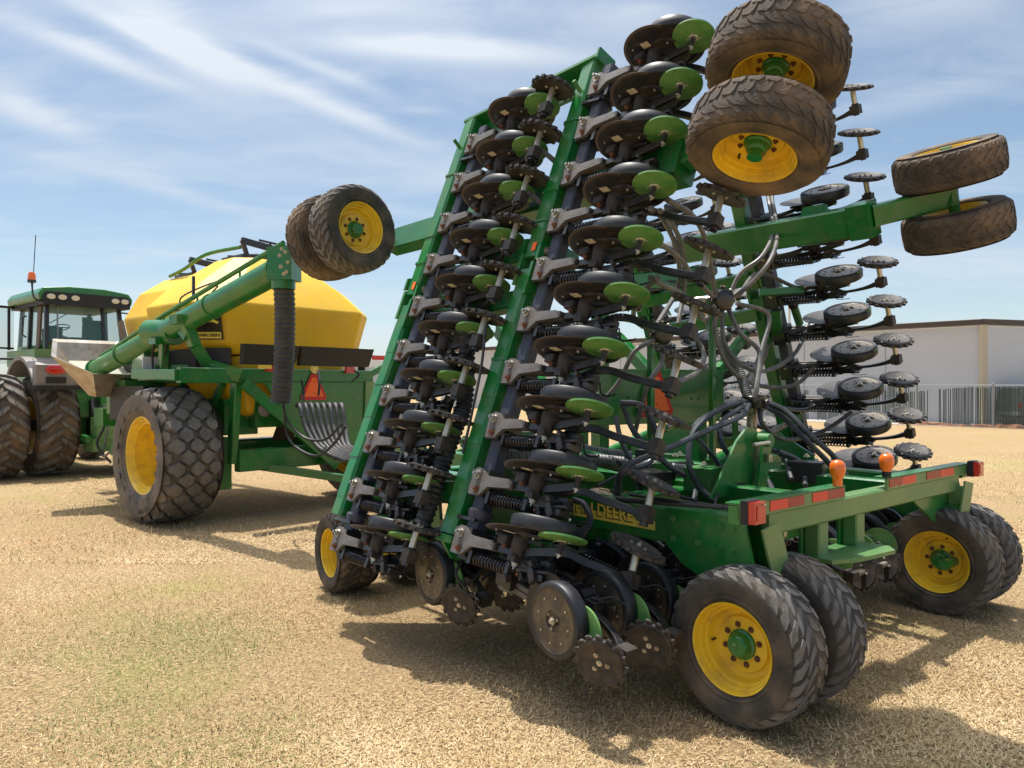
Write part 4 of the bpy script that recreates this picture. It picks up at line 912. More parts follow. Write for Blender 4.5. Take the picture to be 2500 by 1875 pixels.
# hinge latch on the inner side of the right wing
lt = MB(); p = my_(1690, 690, 4.0)
lt.prism([(-.30, .05), (.05, .10), (.32, .06), (.42, -.04), (.30, -.14), (.05, -.16), (-.12, -.08)], p, (.9, .43, 0), (0, 0, 1), (-.43, .9, 0), .10, 'green_dusty'); lt.cyl(p + Vector((.12, -.05, .16)), p + Vector((.30, -.02, -.03)), .04, 'green_dusty'); lt.cyl(p + Vector((.05, -.06, .21)), p + Vector((.13, -.05, .14)), .05, 'black_matt'); D(lt, 'fold_latch')
tt = MB(); tt.bar(my_(1640, 632, 4.0), my_(1735, 626, 3.7), .07, .07, 'green'); D(tt, 'tube_bracket'); tt = MB(); tt.bar(my_(1588, 905, 3.6), my_(1588, 1005, 3.6), .05, .03, 'green', up=(0, 1, 0)); tt.bar(my_(1590, 962, 3.6), my_(1672, 962, 3.35), .06, .06, 'green'); D(tt, 'tube_bracket')

# --- air delivery: distribution heads, risers and hoses
def head(u, v, my, r=.075, ax=(-.35, -.92, -.1)):
    p = my_(u, v, my); h = MB(); ax = Vector(ax).normalized(); e1, e2, _ = frame(ax); h.lathe([(-.05, .001), (-.05, r), (-.04, r * 1.08), (.045, r * 1.08), (.055, r * .95), (.06, r * .5), (.06, .001)], p, ax, 'black', n=24)
    for i in range(8):
        t = math.pi * 2 * i / 8; q = e1 * math.cos(t) + e2 * math.sin(t); h.cyl(p + q * r, p + q * r * 1.5, .019, 'black_matt', n=8)
        h.lathe([(-.004, .022), (.004, .022)], p + q * r * 1.4, q, 'zinc', n=10)
    D(h, 'distribution_head'); return p
H1 = head(1560, 648, 3.75, .085); H2 = head(1427, 722, 3.85, .075); H3 = head(1628, 868, 3.45, .09, (0, 0, 1)); H4 = head(1370, 655, 5.0, .07)
for pts, r in (([(1628, 872, 3.45), (1624, 905, 3.5), (1620, 1000, 3.5), (1618, 1030, 3.5), (1592, 1055, 3.7)], .042), ([(1560, 655, 3.75), (1530, 650, 3.9), (1500, 655, 4.0), (1530, 690, 4.0)], .042)):
    pp = MB(); hose_mb(pp, [my_(*p) for p in pts], r, 'steel', n=14)
    for z in ((1622, 925, 3.5), (1622, 955, 3.5)): pp.lathe([(-.01, r * 1.25), (.01, r * 1.25)], my_(*z), (0, 0, 1), 'zinc', n=14)
    D(pp, 'steel_pipe')
for pts in ([(1530, 690, 4.0), (1555, 740, 3.9), (1595, 800, 3.8), (1618, 862, 3.6)], [(1668, 700, 4.3), (1650, 760, 4.2), (1622, 830, 3.9), (1625, 862, 3.6)], [(1050, 985, 4.1), (1180, 985, 3.95), (1330, 997, 3.8), (1480, 1015, 3.6), (1585, 1022, 3.5)],
            [(1040, 950, 4.4), (1180, 952, 4.2), (1280, 975, 4.1), (1360, 985, 4.0)], [(1640, 620, 4.5), (1665, 690, 4.3)]):
    c = MB(); corr_mb(c, [my_(*p) for p in pts], .042, 'corrugated_grey', pitch=.028, amp=.10); D(c, 'primary_hose')
c = MB(); corr_mb(c, [my_(*p) for p in [(1010, 690, 4.4), (1005, 860, 4.35), (985, 920, 4.3), (955, 1005, 4.25), (925, 1100, 4.2), (905, 1165, 4.25), (935, 1210, 4.35)]], .058, 'corrugated', pitch=.038, amp=.12, n=14); D(c, 'primary_hose')
HS = []
def hz_(*pts, r=.020, m='hose_grey'): HS.append(([my_(*p) for p in pts], r, m))
# from the upper head
hz_((1575, 640, 3.75), (1600, 590, 3.7), (1645, 555, 3.6), (1670, 500, 3.75), (1660, 430, 4.0), (1655, 395, 4.05)); hz_((1582, 645, 3.75), (1625, 610, 3.6), (1665, 560, 3.5), (1680, 500, 3.7), (1668, 430, 3.95), (1672, 400, 4.0))
hz_((1540, 640, 3.75), (1500, 600, 3.65), (1470, 560, 3.5), (1430, 530, 3.35), (1350, 500, 3.15)); hz_((1545, 660, 3.75), (1520, 690, 3.8), (1480, 640, 3.6), (1440, 620, 3.4), (1405, 600, 3.15))
hz_((1572, 665, 3.75), (1600, 720, 3.6), (1640, 760, 3.5), (1635, 830, 3.4), (1628, 860, 3.4)); hz_((1560, 668, 3.75), (1565, 740, 3.7), (1605, 790, 3.6), (1660, 800, 3.6), (1720, 760, 3.75), (1750, 690, 3.85), (1765, 680, 3.8))
hz_((1590, 655, 3.75), (1660, 680, 3.6), (1645, 760, 3.55), (1632, 860, 3.45)); hz_((1595, 640, 3.75), (1640, 590, 3.9), (1720, 620, 3.9), (1760, 610, 4.0))
hz_((1550, 668, 3.75), (1545, 720, 3.75), (1580, 800, 3.7), (1650, 835, 3.8), (1720, 830, 3.8), (1760, 790, 3.75), (1775, 775, 3.7))
hz_((1425, 455, 3.1), (1450, 480, 3.3), (1475, 540, 3.7), (1478, 620, 3.95), (1465, 700, 3.9)); hz_((1405, 450, 3.1), (1430, 470, 3.3), (1462, 540, 3.7), (1465, 620, 4.0), (1420, 700, 3.9))
# from the second head
hz_((1410, 715, 3.85), (1370, 690, 3.9), (1380, 640, 3.5), (1420, 600, 3.1)); hz_((1445, 715, 3.85), (1490, 720, 3.8), (1520, 760, 3.7), (1510, 800, 3.4), (1455, 830, 3.0))
hz_((1425, 738, 3.85), (1430, 780, 3.8), (1400, 830, 3.8), (1385, 880, 3.9), (1370, 940, 4.0)); hz_((1412, 735, 3.85), (1370, 760, 3.9), (1340, 820, 4.0), (1300, 870, 4.1))
# fountain of hoses from the low head
H = 'hose'
hz_((1610, 868, 3.45), (1560, 880, 3.35), (1500, 930, 3.3), (1488, 1000, 3.25), (1510, 1050, 3.2), (1545, 1085, 3.1), m=H, r=.022); hz_((1618, 875, 3.4), (1600, 900, 3.3), (1540, 925, 3.2), (1440, 970, 3.15), (1350, 1010, 3.2), (1335, 1070, 3.3), m=H, r=.022)
hz_((1648, 865, 3.4), (1700, 890, 3.2), (1750, 940, 3.0), (1800, 985, 2.9), (1830, 1030, 2.8), m=H, r=.022); hz_((1645, 872, 3.4), (1690, 900, 3.25), (1740, 950, 3.05), (1790, 1000, 2.95), (1815, 1035, 2.85), m=H, r=.022)
hz_((1640, 880, 3.4), (1650, 920, 3.35), (1700, 950, 3.5), (1780, 930, 3.6), (1840, 890, 3.45), m=H); hz_((1640, 870, 3.4), (1680, 880, 3.5), (1740, 885, 3.8), (1790, 860, 3.7), (1850, 835, 3.45), m=H)
hz_((1610, 875, 3.4), (1560, 910, 3.3), (1560, 960, 3.2), (1620, 1040, 3.1), (1650, 1080, 3.0), m=H); hz_((1605, 865, 3.45), (1500, 920, 3.4), (1550, 1000, 3.3), (1570, 1070, 3.2), m=H)
hz_((1680, 975, 3.3), (1730, 1000, 3.2), (1740, 1050, 3.0), m=H, r=.022); hz_((1640, 960, 3.4), (1690, 985, 3.3), (1710, 1035, 3.1), m=H); hz_((1630, 1015, 3.3), (1660, 1040, 3.2), (1680, 1090, 2.9), m=H)
# behind the stacks
hz_((1340, 870, 3.7), (1390, 880, 3.6), (1420, 950, 3.5), (1400, 1000, 3.5), (1345, 1020, 3.5), (1330, 1070, 3.5), m=H, r=.023); hz_((1345, 875, 3.7), (1375, 940, 3.6), (1450, 1010, 3.4), (1500, 1040, 3.3), (1500, 1085, 3.2), m=H, r=.022)
hz_((1330, 900, 3.9), (1345, 960, 3.8), (1380, 1010, 3.7), (1480, 1060, 3.5), m=H); hz_((1400, 890, 3.9), (1420, 960, 3.8), (1440, 1040, 3.6), m=H); hz_((1270, 1000, 3.9), (1320, 990, 3.8), (1370, 1030, 3.7), (1390, 1080, 3.6), m=H)
hz_((1240, 1080, 3.5), (1262, 1090, 3.4), (1275, 1120, 3.3), (1262, 1150, 3.3), (1240, 1165, 3.35), m=H, r=.022); hz_((1200, 1110, 3.5), (1215, 1085, 3.5), (1230, 1105, 3.45), m=H, r=.022); hz_((1140, 1125, 3.9), (1150, 1080, 3.8), (1180, 1060, 3.7), (1215, 1060, 3.6), m=H, r=.022)
hz_((1040, 1130, 4.0), (1070, 1080, 4.1), (1130, 1055, 4.2), m=H); hz_((1120, 1140, 4.0), (1130, 1090, 4.1), (1120, 1050, 4.2), m=H); hz_((960, 1060, 4.6), (975, 1100, 4.6), (960, 1140, 4.6), m=H); hz_((970, 1045, 4.6), (995, 1075, 4.6), (990, 1110, 4.6), m=H)
hz_((1140, 690, 4.0), (1080, 760, 4.2), (1060, 830, 4.3), (1090, 900, 4.4), (1130, 985, 4.4)); hz_((1165, 320, 4.2), (1200, 350, 4.1), (1225, 385, 4.0)); hz_((1140, 415, 4.2), (1180, 450, 4.1), (1200, 480, 4.0))
hz_((1060, 1010, 4.6), (1100, 975, 4.6), (1160, 930, 4.5), (1230, 905, 4.4)); hz_((1100, 1000, 4.4), (1160, 950, 4.3), (1200, 905, 4.2)); hz_((1440, 430, 3.1), (1500, 470, 3.4), (1530, 540, 3.6), (1545, 640, 3.75))
# hydraulic lines
for a in ([(1050, 700, 4.0), (1040, 790, 3.95), (1022, 880, 3.9), (1000, 980, 3.9)], [(1140, 720, 3.95), (1115, 740, 3.95), (1098, 800, 3.93), (1075, 900, 3.93)], [(1150, 712, 3.94), (1120, 735, 3.93), (1105, 800, 3.92), (1080, 905, 3.92)],
          [(1330, 1075, 3.0), (1420, 1085, 2.8), (1500, 1092, 2.6), (1590, 1100, 2.4)], [(1360, 1068, 3.0), (1450, 1082, 2.75), (1520, 1090, 2.6), (1600, 1098, 2.4)], [(1310, 1080, 3.1), (1430, 1088, 2.8), (1560, 1097, 2.45)],
          [(1000, 1210, 3.9), (985, 1240, 3.85), (1010, 1262, 3.8), (1050, 1215, 3.8), (1040, 1180, 3.85)], [(1045, 1190, 3.8), (1070, 1220, 3.8), (1040, 1255, 3.8)], [(1770, 1130, 2.5), (1800, 1180, 2.6), (1880, 1190, 2.6)],
          [(1290, 1050, 3.3), (1360, 1020, 3.4), (1420, 1060, 3.2), (1500, 1080, 3.0)], [(1610, 1045, 3.0), (1570, 1050, 3.1), (1545, 1085, 3.0), (1560, 1110, 2.9)]):
    HS.append(([my_(*p) for p in a], .010, 'black_matt'))
for pts, r, m in HS:
    h = MB(); hose_mb(h, pts, r, m); D(h, 'seed_hose' if r > .012 else 'hydraulic_hose')
hp_ = MB()
for h_ in (H1, H2): hp_.bar((h_.x, h_.y + .10, 1.0), (h_.x, h_.y + .10, h_.z + .02), .05, .05, 'green', up=(0, 1, 0)); hp_.box((h_.x, h_.y + .07, h_.z), (.12, .08, .05), 'green')
D(hp_, 'head_post')
tg = MB(); tg.bar((4.62, 7.3, 1.02), (5.28, 8.72, .62), .12, .16, 'green', up=ZZ); D(tg, 'drawbar'); tg = MB(); tg.bar((5.72, 7.3, 1.02), (5.38, 8.72, .62), .12, .16, 'green', up=ZZ); tg.box((5.33, 8.78, .58), (.16, .2, .16), 'green'); D(tg, 'drawbar')
# clutter on the centre frame: valve blocks, brackets, steps
rd = random.Random(9)
for i in range(16):
    v_ = MB(); x, y = rd.uniform(4.0, 6.4), rd.uniform(3.0, 5.4); v_.box((x, y, 1.08 + rd.uniform(0, .08)), (rd.uniform(.08, .25), rd.uniform(.08, .3), rd.uniform(.06, .2)), rd.choice(['green', 'green', 'black_matt', 'green_dusty', 'black']), rz=rd.uniform(-.3, .3))
    v_.hexbolt((x, y, 1.22), (0, 0, 1), .02, 'zinc'); D(v_, 'valve_block')
# ------------------------------------------------------------------ seed cart with yellow hopper, loading auger and big flotation tyres
CO = Vector((-3.57, 11.15, 0)); CYAW = R_(48.5)
cart = empty('seed_cart', CO, CYAW); tag(cart, 'seed cart with big yellow twin hopper on a green frame with large lugged tyres', 'seed cart')
CR = Vector((math.cos(CYAW), math.sin(CYAW), 0)); CF = Vector((-math.sin(CYAW), math.cos(CYAW), 0))
def K(mb, name, par=None, **k): return mb.build(name, par or cart, **k)
def c_at(u, v, Y):
    p = Vector(((u - CX) / FPX * Y, Y, EYE + (CY - v) / FPX * Y)) - CO; return Vector((p.dot(CR), p.dot(CF), p.z))
def c_y(u, v, cy):      # point on the cart plane y = cy
    k = (u - CX) / FPX; Y = (cy + CO.dot(CF)) / (CF.y + CF.x * k); return c_at(u, v, Y)
wheel_set('turf', turf_tyre(.90, .80, .50), ((lambda r: (r[0], r[1], None))(rim_mb(.50, .80, deep=.36))))
for x in (-1.57, 1.65):
    M = Matrix.Translation((x, 0, .885)) @ (Matrix.Rotation(math.pi, 4, 'Z') if x > 0 else Matrix.Identity(4)) @ Matrix.Rotation(.4, 4, 'X')
    o = link('wheel', _w['turf'][0], cart, M); link('rim', _w['turf'][1], o)
    if x < 0:
        for i, ch in enumerate('TITAN'):
            me = text_mesh(ch, .085, 'decal_black', .002, .002); t = R_(208 - i * 4.6) ; r = .715
            q = link('tyre_lettering', me, o); e = Vector((0, math.sin(t), math.cos(t))); tg = Vector((0, math.cos(t), -math.sin(t))); q.matrix_local = Matrix.Rotation(-.4, 4, 'X') @ basis(Vector((-.405, 0, 0)) + e * r, tg * (-1) * -1, -e * -1 * 1, (-1, 0, 0)) if False else Matrix.Rotation(-.4, 4, 'X') @ basis(Vector((-.412, 0, 0)) + e * r, tg, -(-e), Vector((-1, 0, 0)))
def hopper(rings, seam=None):
    """rings: z, half width x, y0, y1, chamfer"""
    mb = MB(); vs = []; n = 8
    for z, hx, y0, y1, c in rings: vs += [(-hx + c, y0, z), (hx - c, y0, z), (hx, y0 + c, z), (hx, y1 - c, z), (hx - c, y1, z), (-hx + c, y1, z), (-hx, y1 - c, z), (-hx, y0 + c, z)]
    fs = [(k * n + i, k * n + (i + 1) % n, (k + 1) * n + (i + 1) % n, (k + 1) * n + i) for k in range(len(rings) - 1) for i in range(n)]
    fs += [tuple(reversed(range(n))), tuple(range((len(rings) - 1) * n, len(rings) * n))]
    mb.add(vs, fs, 'tank_yellow'); return mb
def soften(o, w=.05, seg=3):
    b = o.modifiers.new('bevel', 'BEVEL'); b.width = w * .7; b.segments = seg; b.harden_normals = True; b.limit_method = 'ANGLE'; b.angle_limit = R_(14)
    for p in o.data.polygons: p.use_smooth = True
    return o
rear = hopper([(2.22, 1.28, -.52, 1.2, .30), (2.36, 1.36, -.60, 1.25, .34), (2.90, 1.50, -.74, 1.3, .42), (3.22, 1.20, -.52, 1.15, .38), (3.62, .62, -.12, .9, .22), (3.66, .58, -.08, .86, .2)]); soften(K(rear, 'rear_hopper', smooth=0))
front = hopper([(2.22, .98, 1.1, 2.85, .30), (2.36, 1.04, 1.1, 2.9, .34), (2.86, 1.12, 1.05, 3.0, .36), (3.28, .92, 1.1, 2.9, .38), (3.52, .55, 1.3, 2.8, .22), (3.56, .5, 1.35, 2.75, .2)]); soften(K(front, 'front_hopper', smooth=0))
for y0, y1 in ((-.58, 1.0), (1.25, 2.8)):
    f = hopper([(1.30, .50, y0 + .25, y1 - .2, .1), (1.42, .78, y0 + .1, y1 - .1, .12), (1.95, .99, y0, y1, .2), (2.2, 1.0, y0, y1, .2)]); soften(K(f, 'hopper_funnel', smooth=0))
for y, z, hx in ((.40, 3.66, .45), (2.05, 3.56, .42)):
    l = MB(); l.box((0, y, z + .03), (hx * 2, .62, .07), 'black'); l.lathe([(0, .30), (.05, .29), (.07, .22), (.08, .001)], (0, y, z + .05), (0, 0, 1), 'black', n=20)
    l.bar((-.34, y - .25, z + .05), (-.42, y - .25, z + .27), .05, .06, 'black'); l.bar((-.42, y - .25, z + .27), (.30, y - .20, z + .20), .07, .09, 'black'); l.bar((-.15, y - .26, z + .31), (.42, y - .22, z + .28), .03, .03, 'black'); l.bar((-.40, y + .2, z + .08), (.35, y + .2, z + .16), .05, .05, 'black')
    for x in (-.3, .05, .3): l.hexbolt((x, y - .22, z + .27), (0, 0, 1), .02, 'black')
    K(l, 'hopper_lid')
rl = MB(); rl.tube(smooth_path([(-.52, 2.3, 3.60), (-.55, 1.7, 3.66), (-.50, 1.1, 3.82), (-.36, .30, 3.86)], 5), .028, 'green_dusty'); K(rl, 'hand_rail')
# black edge boards below the hopper
for x0, x1, y in ((c_y(478, 770, -.65).x, c_y(592, 770, -.65).x, -.60), (c_y(600, 770, -.65).x, c_y(750, 770, -.65).x, -.60)):
    b = MB(); b.prism([(x0, 2.07), (x1 - .03, 2.07), (x1 + .02, 2.33), (x0 - .02, 2.33)], (0, y, 0), (1, 0, 0), (0, -.25, 1), (0, -1, 0), .10, 'black_matt'); K(b, 'edge_board', smooth=0)
b = MB(); b.bar((-1.34, -.42, 2.14), (-1.30, .9, 2.14), .10, .30, 'black_matt'); b.bar((-1.0, -.62, 2.16), (-1.34, -.35, 2.16), .09, .28, 'black_matt'); K(b, 'edge_board', smooth=0); b = MB(); b.bar((1.16, -.60, 2.16), (1.32, -.42, 2.16), .10, .26, 'black_matt'); K(b, 'edge_board', smooth=0); b = MB(); b.bar((-1.22, 1.2, 2.12), (-1.2, 3.1, 2.12), .10, .26, 'black_matt'); K(b, 'edge_board', smooth=0)
fr = MB(); fr.bar((-1.75, -.72, 1.93), (1.25, -.72, 1.93), .12, .20, 'green', up=ZZ); fr.bar((-1.05, -.72, 1.93), (-1.05, 3.2, 1.93), .12, .18, 'green', up=ZZ); fr.bar((1.05, -.72, 1.93), (1.05, 3.2, 1.93), .12, .18, 'green', up=ZZ)
fr.bar((-1.05, 3.2, 1.93), (1.05, 3.2, 1.93), .12, .18, 'green', up=ZZ); fr.bar((1.2, -.74, 1.97), (1.72, -.78, 2.20), .07, .10, 'green'); fr.bar((1.70, -.78, 2.20), (2.02, -.80, 2.20), .06, .09, 'green', up=ZZ)
fr.bar((-1.75, -.72, 1.93), (-1.75, .6, 1.96), .10, .14, 'green', up=ZZ); K(fr, 'upper_frame')
lg = MB()
for x in (-.95, .95):
    lg = MB(); lg.bar((x, -.68, 1.85), (x, -.55, .75), .10, .14, 'green', up=(0, 1, 0)); lg.bar((x, .95, 1.85), (x, .2, .85), .08, .10, 'green'); lg.bar((x - .05, -.4, 1.85), (x + .05, .6, .85), .07, .10, 'green_dusty'); K(lg, 'support_leg')
ax = MB(); ax.bar((-1.3, 0, .90), (1.3, 0, .90), .26, .26, 'green', up=ZZ); ax.bar((-.9, .1, .78), (-.9, 3.6, .70), .14, .2, 'green', up=ZZ); ax.bar((.9, .1, .78), (.9, 3.6, .70), .14, .2, 'green', up=ZZ); ax.bar((-.9, -.6, .78), (.9, -.6, .78), .14, .30, 'green', up=ZZ)
ax.bar((-.9, 3.4, .72), (0, 5.2, .62), .14, .18, 'green', up=ZZ); ax.bar((.9, 3.4, .72), (0, 5.2, .62), .14, .18, 'green', up=ZZ); ax.box((-1.1, -.15, .75), (.3, .8, .7), 'green'); ax.prism([(-.2, 1.0), (.6, 1.0), (.6, .35), (.2, .3)], (-1.2, -.3, 0), (0, 1, 0), (0, 0, 1), (-1, 0, 0), .06, 'green')
K(ax, 'axle_frame')
bp = MB(); bp.prism([(.16, .80), (1.22, .80), (1.24, 1.86), (-.62, 1.86)], (0, -.78, 0), (1, 0, 0), (0, 0, 1), (0, 1, 0), .03, 'green'); bp.bar((1.17, -.80, 1.86), (1.13, -.80, .85), .16, .02, 'green_pale', up=(0, 1, 0)); K(bp, 'rear_panel')
dg = MB(); dg.bar((-.93, -.83, 1.84), (.55, -.84, .62), .05, .15, 'green', up=(1, 0, 1)); dg.prism([(.02, 1.20), (.50, 1.20), (.50, .70)], (0, -.90, 0), (1, 0, 0), (0, 0, 1), (0, 1, 0), .04, 'green_dusty'); K(dg, 'diagonal_brace')
hb_ = MB(); hb_.bar((-.55, -.5, .68), (.62, -2.05, .42), .07, .11, 'green'); hb_.bar((1.0, -.6, .68), (.62, -2.05, .42), .07, .11, 'green'); hb_.box((.62, -2.1, .40), (.16, .24, .16), 'green'); hb_.bar((.2, -1.95, .22), (.9, -2.3, .20), .04, .10, 'green_dusty', up=ZZ); K(hb_, 'tow_frame')
ch = MB()
for k in range(9):
    for s in (0, 1): ch.lathe([(-.005, .022), (.005, .022)], (.30 + .05 * s, -1.98, .44 - k * .036), (1, 0, 0) if k % 2 else (0, 1, 0), 'rust', n=10)
K(ch, 'safety_chain')
for (u0, v0, sz, m, nm) in ((757, 797, (.15, .05, .13), 'red_lens', 'tail_light'), (584, 793, (.12, .05, .12), 'red_lens', 'tail_light'), (570, 791, (.20, .01, .07), 'decal_yellow', 'reflector'), (816, 773, (.26, .01, .07), 'red_reflector', 'reflector')):
    q = c_y(u0, v0, -.84); r_ = MB(); r_.box((q.x, -.82 if sz[1] > .02 else -.865, q.z), sz, m); K(r_, nm, smooth=0)
em = MB(); q = c_y(679, 797, -.80); em.cyl((q.x, -.80, q.z), (q.x, -.812, q.z), .065, 'decal_yellow', n=24); em.cyl((q.x, -.812, q.z), (q.x, -.815, q.z), .052, 'zinc', n=24); em.cyl((q.x, -.815, q.z), (q.x, -.818, q.z), .035, 'decal_yellow', n=20); K(em, 'badge')
q = c_y(678, 838, -.80); a1, a2 = smv((q.x, -.80, q.z), Vector((1, 0, 0)), ZZ, (0, -1, 0), 1.0); o_ = K(a1, 'slow_vehicle_sign', smooth=0); o_['label'] = 'red edged orange triangle sign'; a2.build('sign_face', o_, smooth=0)
# bundle of corrugated air hoses that droop from the rear panel
for i in range(8):
    h = MB()
    corr_mb(h, [c_at(642 + i * 13, 876, 9.95), c_at(648 + i * 13, 878, 9.75), c_at(662 + i * 12, 925, 9.6), c_at(690 + i * 9, 968 - i, 9.4), c_at(740 + i * 4, 992 - i * 3, 9.1), c_at(800 + i * 2, 1000 - i * 3, 8.7)], .031, 'corrugated', pitch=.034, amp=.09, n=10); K(h, 'air_hose')
for pts in ([(608, 700, 8.9), (612, 880, 9.0), (650, 940, 9.0), (700, 950, 8.8), (740, 915, 8.6)], [(612, 870, 9.0), (625, 950, 9.0), (680, 985, 8.8), (720, 960, 8.6), (748, 920, 8.5)], [(650, 820, 9.4), (656, 850, 9.4), (652, 900, 9.2)], [(688, 800, 9.6), (690, 830, 9.5), (688, 855, 9.5)],
            [(765, 800, 9.9), (775, 810, 9.9), (758, 825, 9.9)], [(345, 700, 9.8), (330, 760, 10), (330, 800, 10), (318, 805, 10.1)], [(355, 700, 9.8), (358, 760, 9.9), (335, 810, 10)]):
    h = MB(); hose_mb(h, [c_at(*p) for p in pts], .016, 'black_matt', n=6); K(h, 'hydraulic_hose')
sp_ = MB()
for i in range(10): sp_.cyl(c_at(606 + i * 4.6, 905 - i * 2, 11.2), c_at(590 + i * 4.6, 950, 11.0), .022, 'brown_trim', n=6)
K(sp_, 'tine_rack')
mt = MB(); q = c_at(570, 885, 10.4); mt.lathe([(0, .001), (0, .09), (.03, .10), (.05, .08), (.06, .001)], q, (0, -1, 0), 'fender_grey', n=20); mt.box(q + Vector((.3, .3, -.05)), (.8, .5, .4), 'green'); mt.box(q + Vector((-.2, .5, -.1)), (.5, .5, .5), 'green'); mt.box(q + Vector((.2, .1, -.05)), (.5, .05, .04), 'rust'); K(mt, 'fan_housing')
# cables on the yellow funnel
for pts in ([(500, 815, 10.2), (508, 820, 10.1), (506, 835, 10.1), (500, 845, 10.1)], [(520, 812, 10.1), (524, 828, 10.1), (534, 832, 10.1), (542, 822, 10.1)], [(500, 820, 10.2), (498, 850, 10.2), (500, 890, 10.2)]):
    h = MB(); hose_mb(h, [c_at(*p) for p in pts], .012, 'black', n=6); K(h, 'cable')
# deer plaque on the rear hopper: black shield with a yellow leaping deer
def plaque(y, hx, z, s, nm='emblem'):
    # left side wall of hopper, facing -x; wall leans outwards
    n_ = Vector((-.71, -.71, -.23)).normalized(); ey = Vector((.71, -.71, 0)).normalized(); ez = ey.cross(n_) * -1; ez = ez if ez.z > 0 else -ez; o = Vector((hx, y, z)) + n_ * .012
    b = MB(); b.prism([(-.22 * s, -.26 * s), (.22 * s, -.26 * s), (.20 * s, .30 * s), (-.20 * s, .30 * s)], o, ey, ez, n_, .006, 'decal_black'); K(b, nm, smooth=0)
    d = MB(); deer = [(-.15, .10), (-.05, .12), (.03, .16), (.06, .22), (.03, .27), (.08, .24), (.12, .25), (.10, .20), (.15, .17), (.13, .14), (.09, .13), (.10, .07), (.16, .04), (.14, .01), (.06, .04), (-.02, .03), (-.09, .05), (-.14, -.02), (-.18, -.01), (-.15, .05)]
    d.prism([(a * s * 1.05, (b2 - .02) * s) for a, b2 in deer], o + n_ * .006, ey, ez, n_, .004, 'decal_yellow'); 
    d.prism([(-.19 * s, -.24 * s), (.19 * s, -.24 * s), (.19 * s, -.14 * s), (-.19 * s, -.14 * s)], o + n_ * .006, ey, ez, n_, .004, 'decal_yellow'); K(d, nm + '_figure', smooth=0)
    me = text_mesh('JOHN DEERE', .062 * s, 'decal_black', .002, .001); t = link('emblem_lettering', me, cart); t.matrix_local = basis(o + n_ * .0125 - ez * .19 * s, ey, ez, n_)
plaque(-.485, -1.245, 2.63, .85); 
e2 = MB(); n_ = Vector((-1, 0, -.2)).normalized(); e2.prism([(-.14, -.16), (.14, -.16), (.12, .2), (-.12, .2)], (-1.235, 2.35, 2.62), (0, -1, 0), Vector((-.2, 0, 1)), n_, .01, 'brown_trim'); K(e2, 'emblem', smooth=0)
# loading auger along the left side
au = MB(); A0, A1 = c_at(612, 578, 8.25), c_at(205, 800, 11.3); AM = A0.lerp(A1, .56)
au.cyl(A0, A0.lerp(A1, .555), .145, 'green', n=24); au.cyl(A0.lerp(A1, .565), A1, .135, 'green_dusty', n=24)
for q in (.02, .30, .545, .575, .80, .985): au.cyl(A0.lerp(A1, q), A0.lerp(A1, q + .008), .158, 'green_dusty', n=24)
K(au, 'auger_tube')
hdp = MB(); hdp.box(A0 + Vector((0, -.02, .03)), (.27, .28, .36), 'green', rz=.6); hdp.cyl(A0 + Vector((0, 0, -.02)), A0 + Vector((0, 0, -.24)), .13, 'green', n=20)
for i in range(7):
    t = i * .9; hdp.hexbolt(A0 + Vector((math.cos(t) * .05 - .12, -.20 + .02 * math.sin(i), .03 + math.sin(t) * .14)), (-.4, -1, 0), .016, 'zinc')
K(hdp, 'auger_head')
bh = MB(); p0 = A0 + Vector((0, 0, -.10)); q0 = c_at(606, 868, 8.5)
bh_pts = [p0, p0.lerp(q0, .3) + Vector((.03, 0, 0)), p0.lerp(q0, .7) + Vector((.03, 0, 0)), q0]
corr_mb(bh, bh_pts, .112, 'corrugated', pitch=.055, amp=.055, n=24); K(bh, 'discharge_boot')
bn = MB(); bn.cyl(p0 - Vector((0, 0, .02)), p0 - Vector((0, 0, .05)), .122, 'steel', n=24); bn.cyl(p0 - Vector((0, 0, .075)), p0 - Vector((0, 0, .10)), .122, 'steel', n=24); K(bn, 'hose_clamp')
ar = MB(); up = Vector((0, 0, .26)); ar.cyl(A0 + up * 1.05, AM + up * .9, .030, 'green_dusty', n=10); ar.cyl(AM + up * .9, A1 + up * .8 + Vector((0, -.2, 0)), .026, 'green_dusty', n=10)
for q in (.18, .38, .56): 
    p = A0.lerp(A1, q); ar.cyl(p, p + up, .015, 'green', n=6)
K(ar, 'auger_rod')
hg = MB(); hg.cyl(AM + Vector((.05, -.26, .0)), AM + Vector((-.05, .3, .02)), .17, 'green', n=20); hg.hexbolt(AM + Vector((.06, -.27, .0)), (.2, -1, 0), .03, 'green'); hg.box(AM + Vector((.30, -.1, .05)), (.05, .05, .36), 'black_matt'); K(hg, 'auger_hinge')
cb = MB(); cb.tube(smooth_path([A0.lerp(A1, .28) + up * .8, A0.lerp(A1, .36) + Vector((0, 0, .12)), A0.lerp(A1, .44) + Vector((0, -.03, .15)), A0.lerp(A1, .52) + up * .9], 5), .011, 'black', n=6); cb.tube(smooth_path([A0.lerp(A1, .22) + up * .9, A0.lerp(A1, .35) + up * 1.2, A0.lerp(A1, .46) + up * 1.3, A0.lerp(A1, .47) + up * .9], 5), .011, 'black', n=6); cb.box(A0.lerp(A1, .40) + up * 1.4, (.03, .03, .30), 'black'); K(cb, 'cable')
am = MB(); p = c_at(402, 700, 9.5); q = c_at(420, 745, 9.6); r = c_at(450, 790, 9.8); s_ = c_at(520, 812, 9.9)
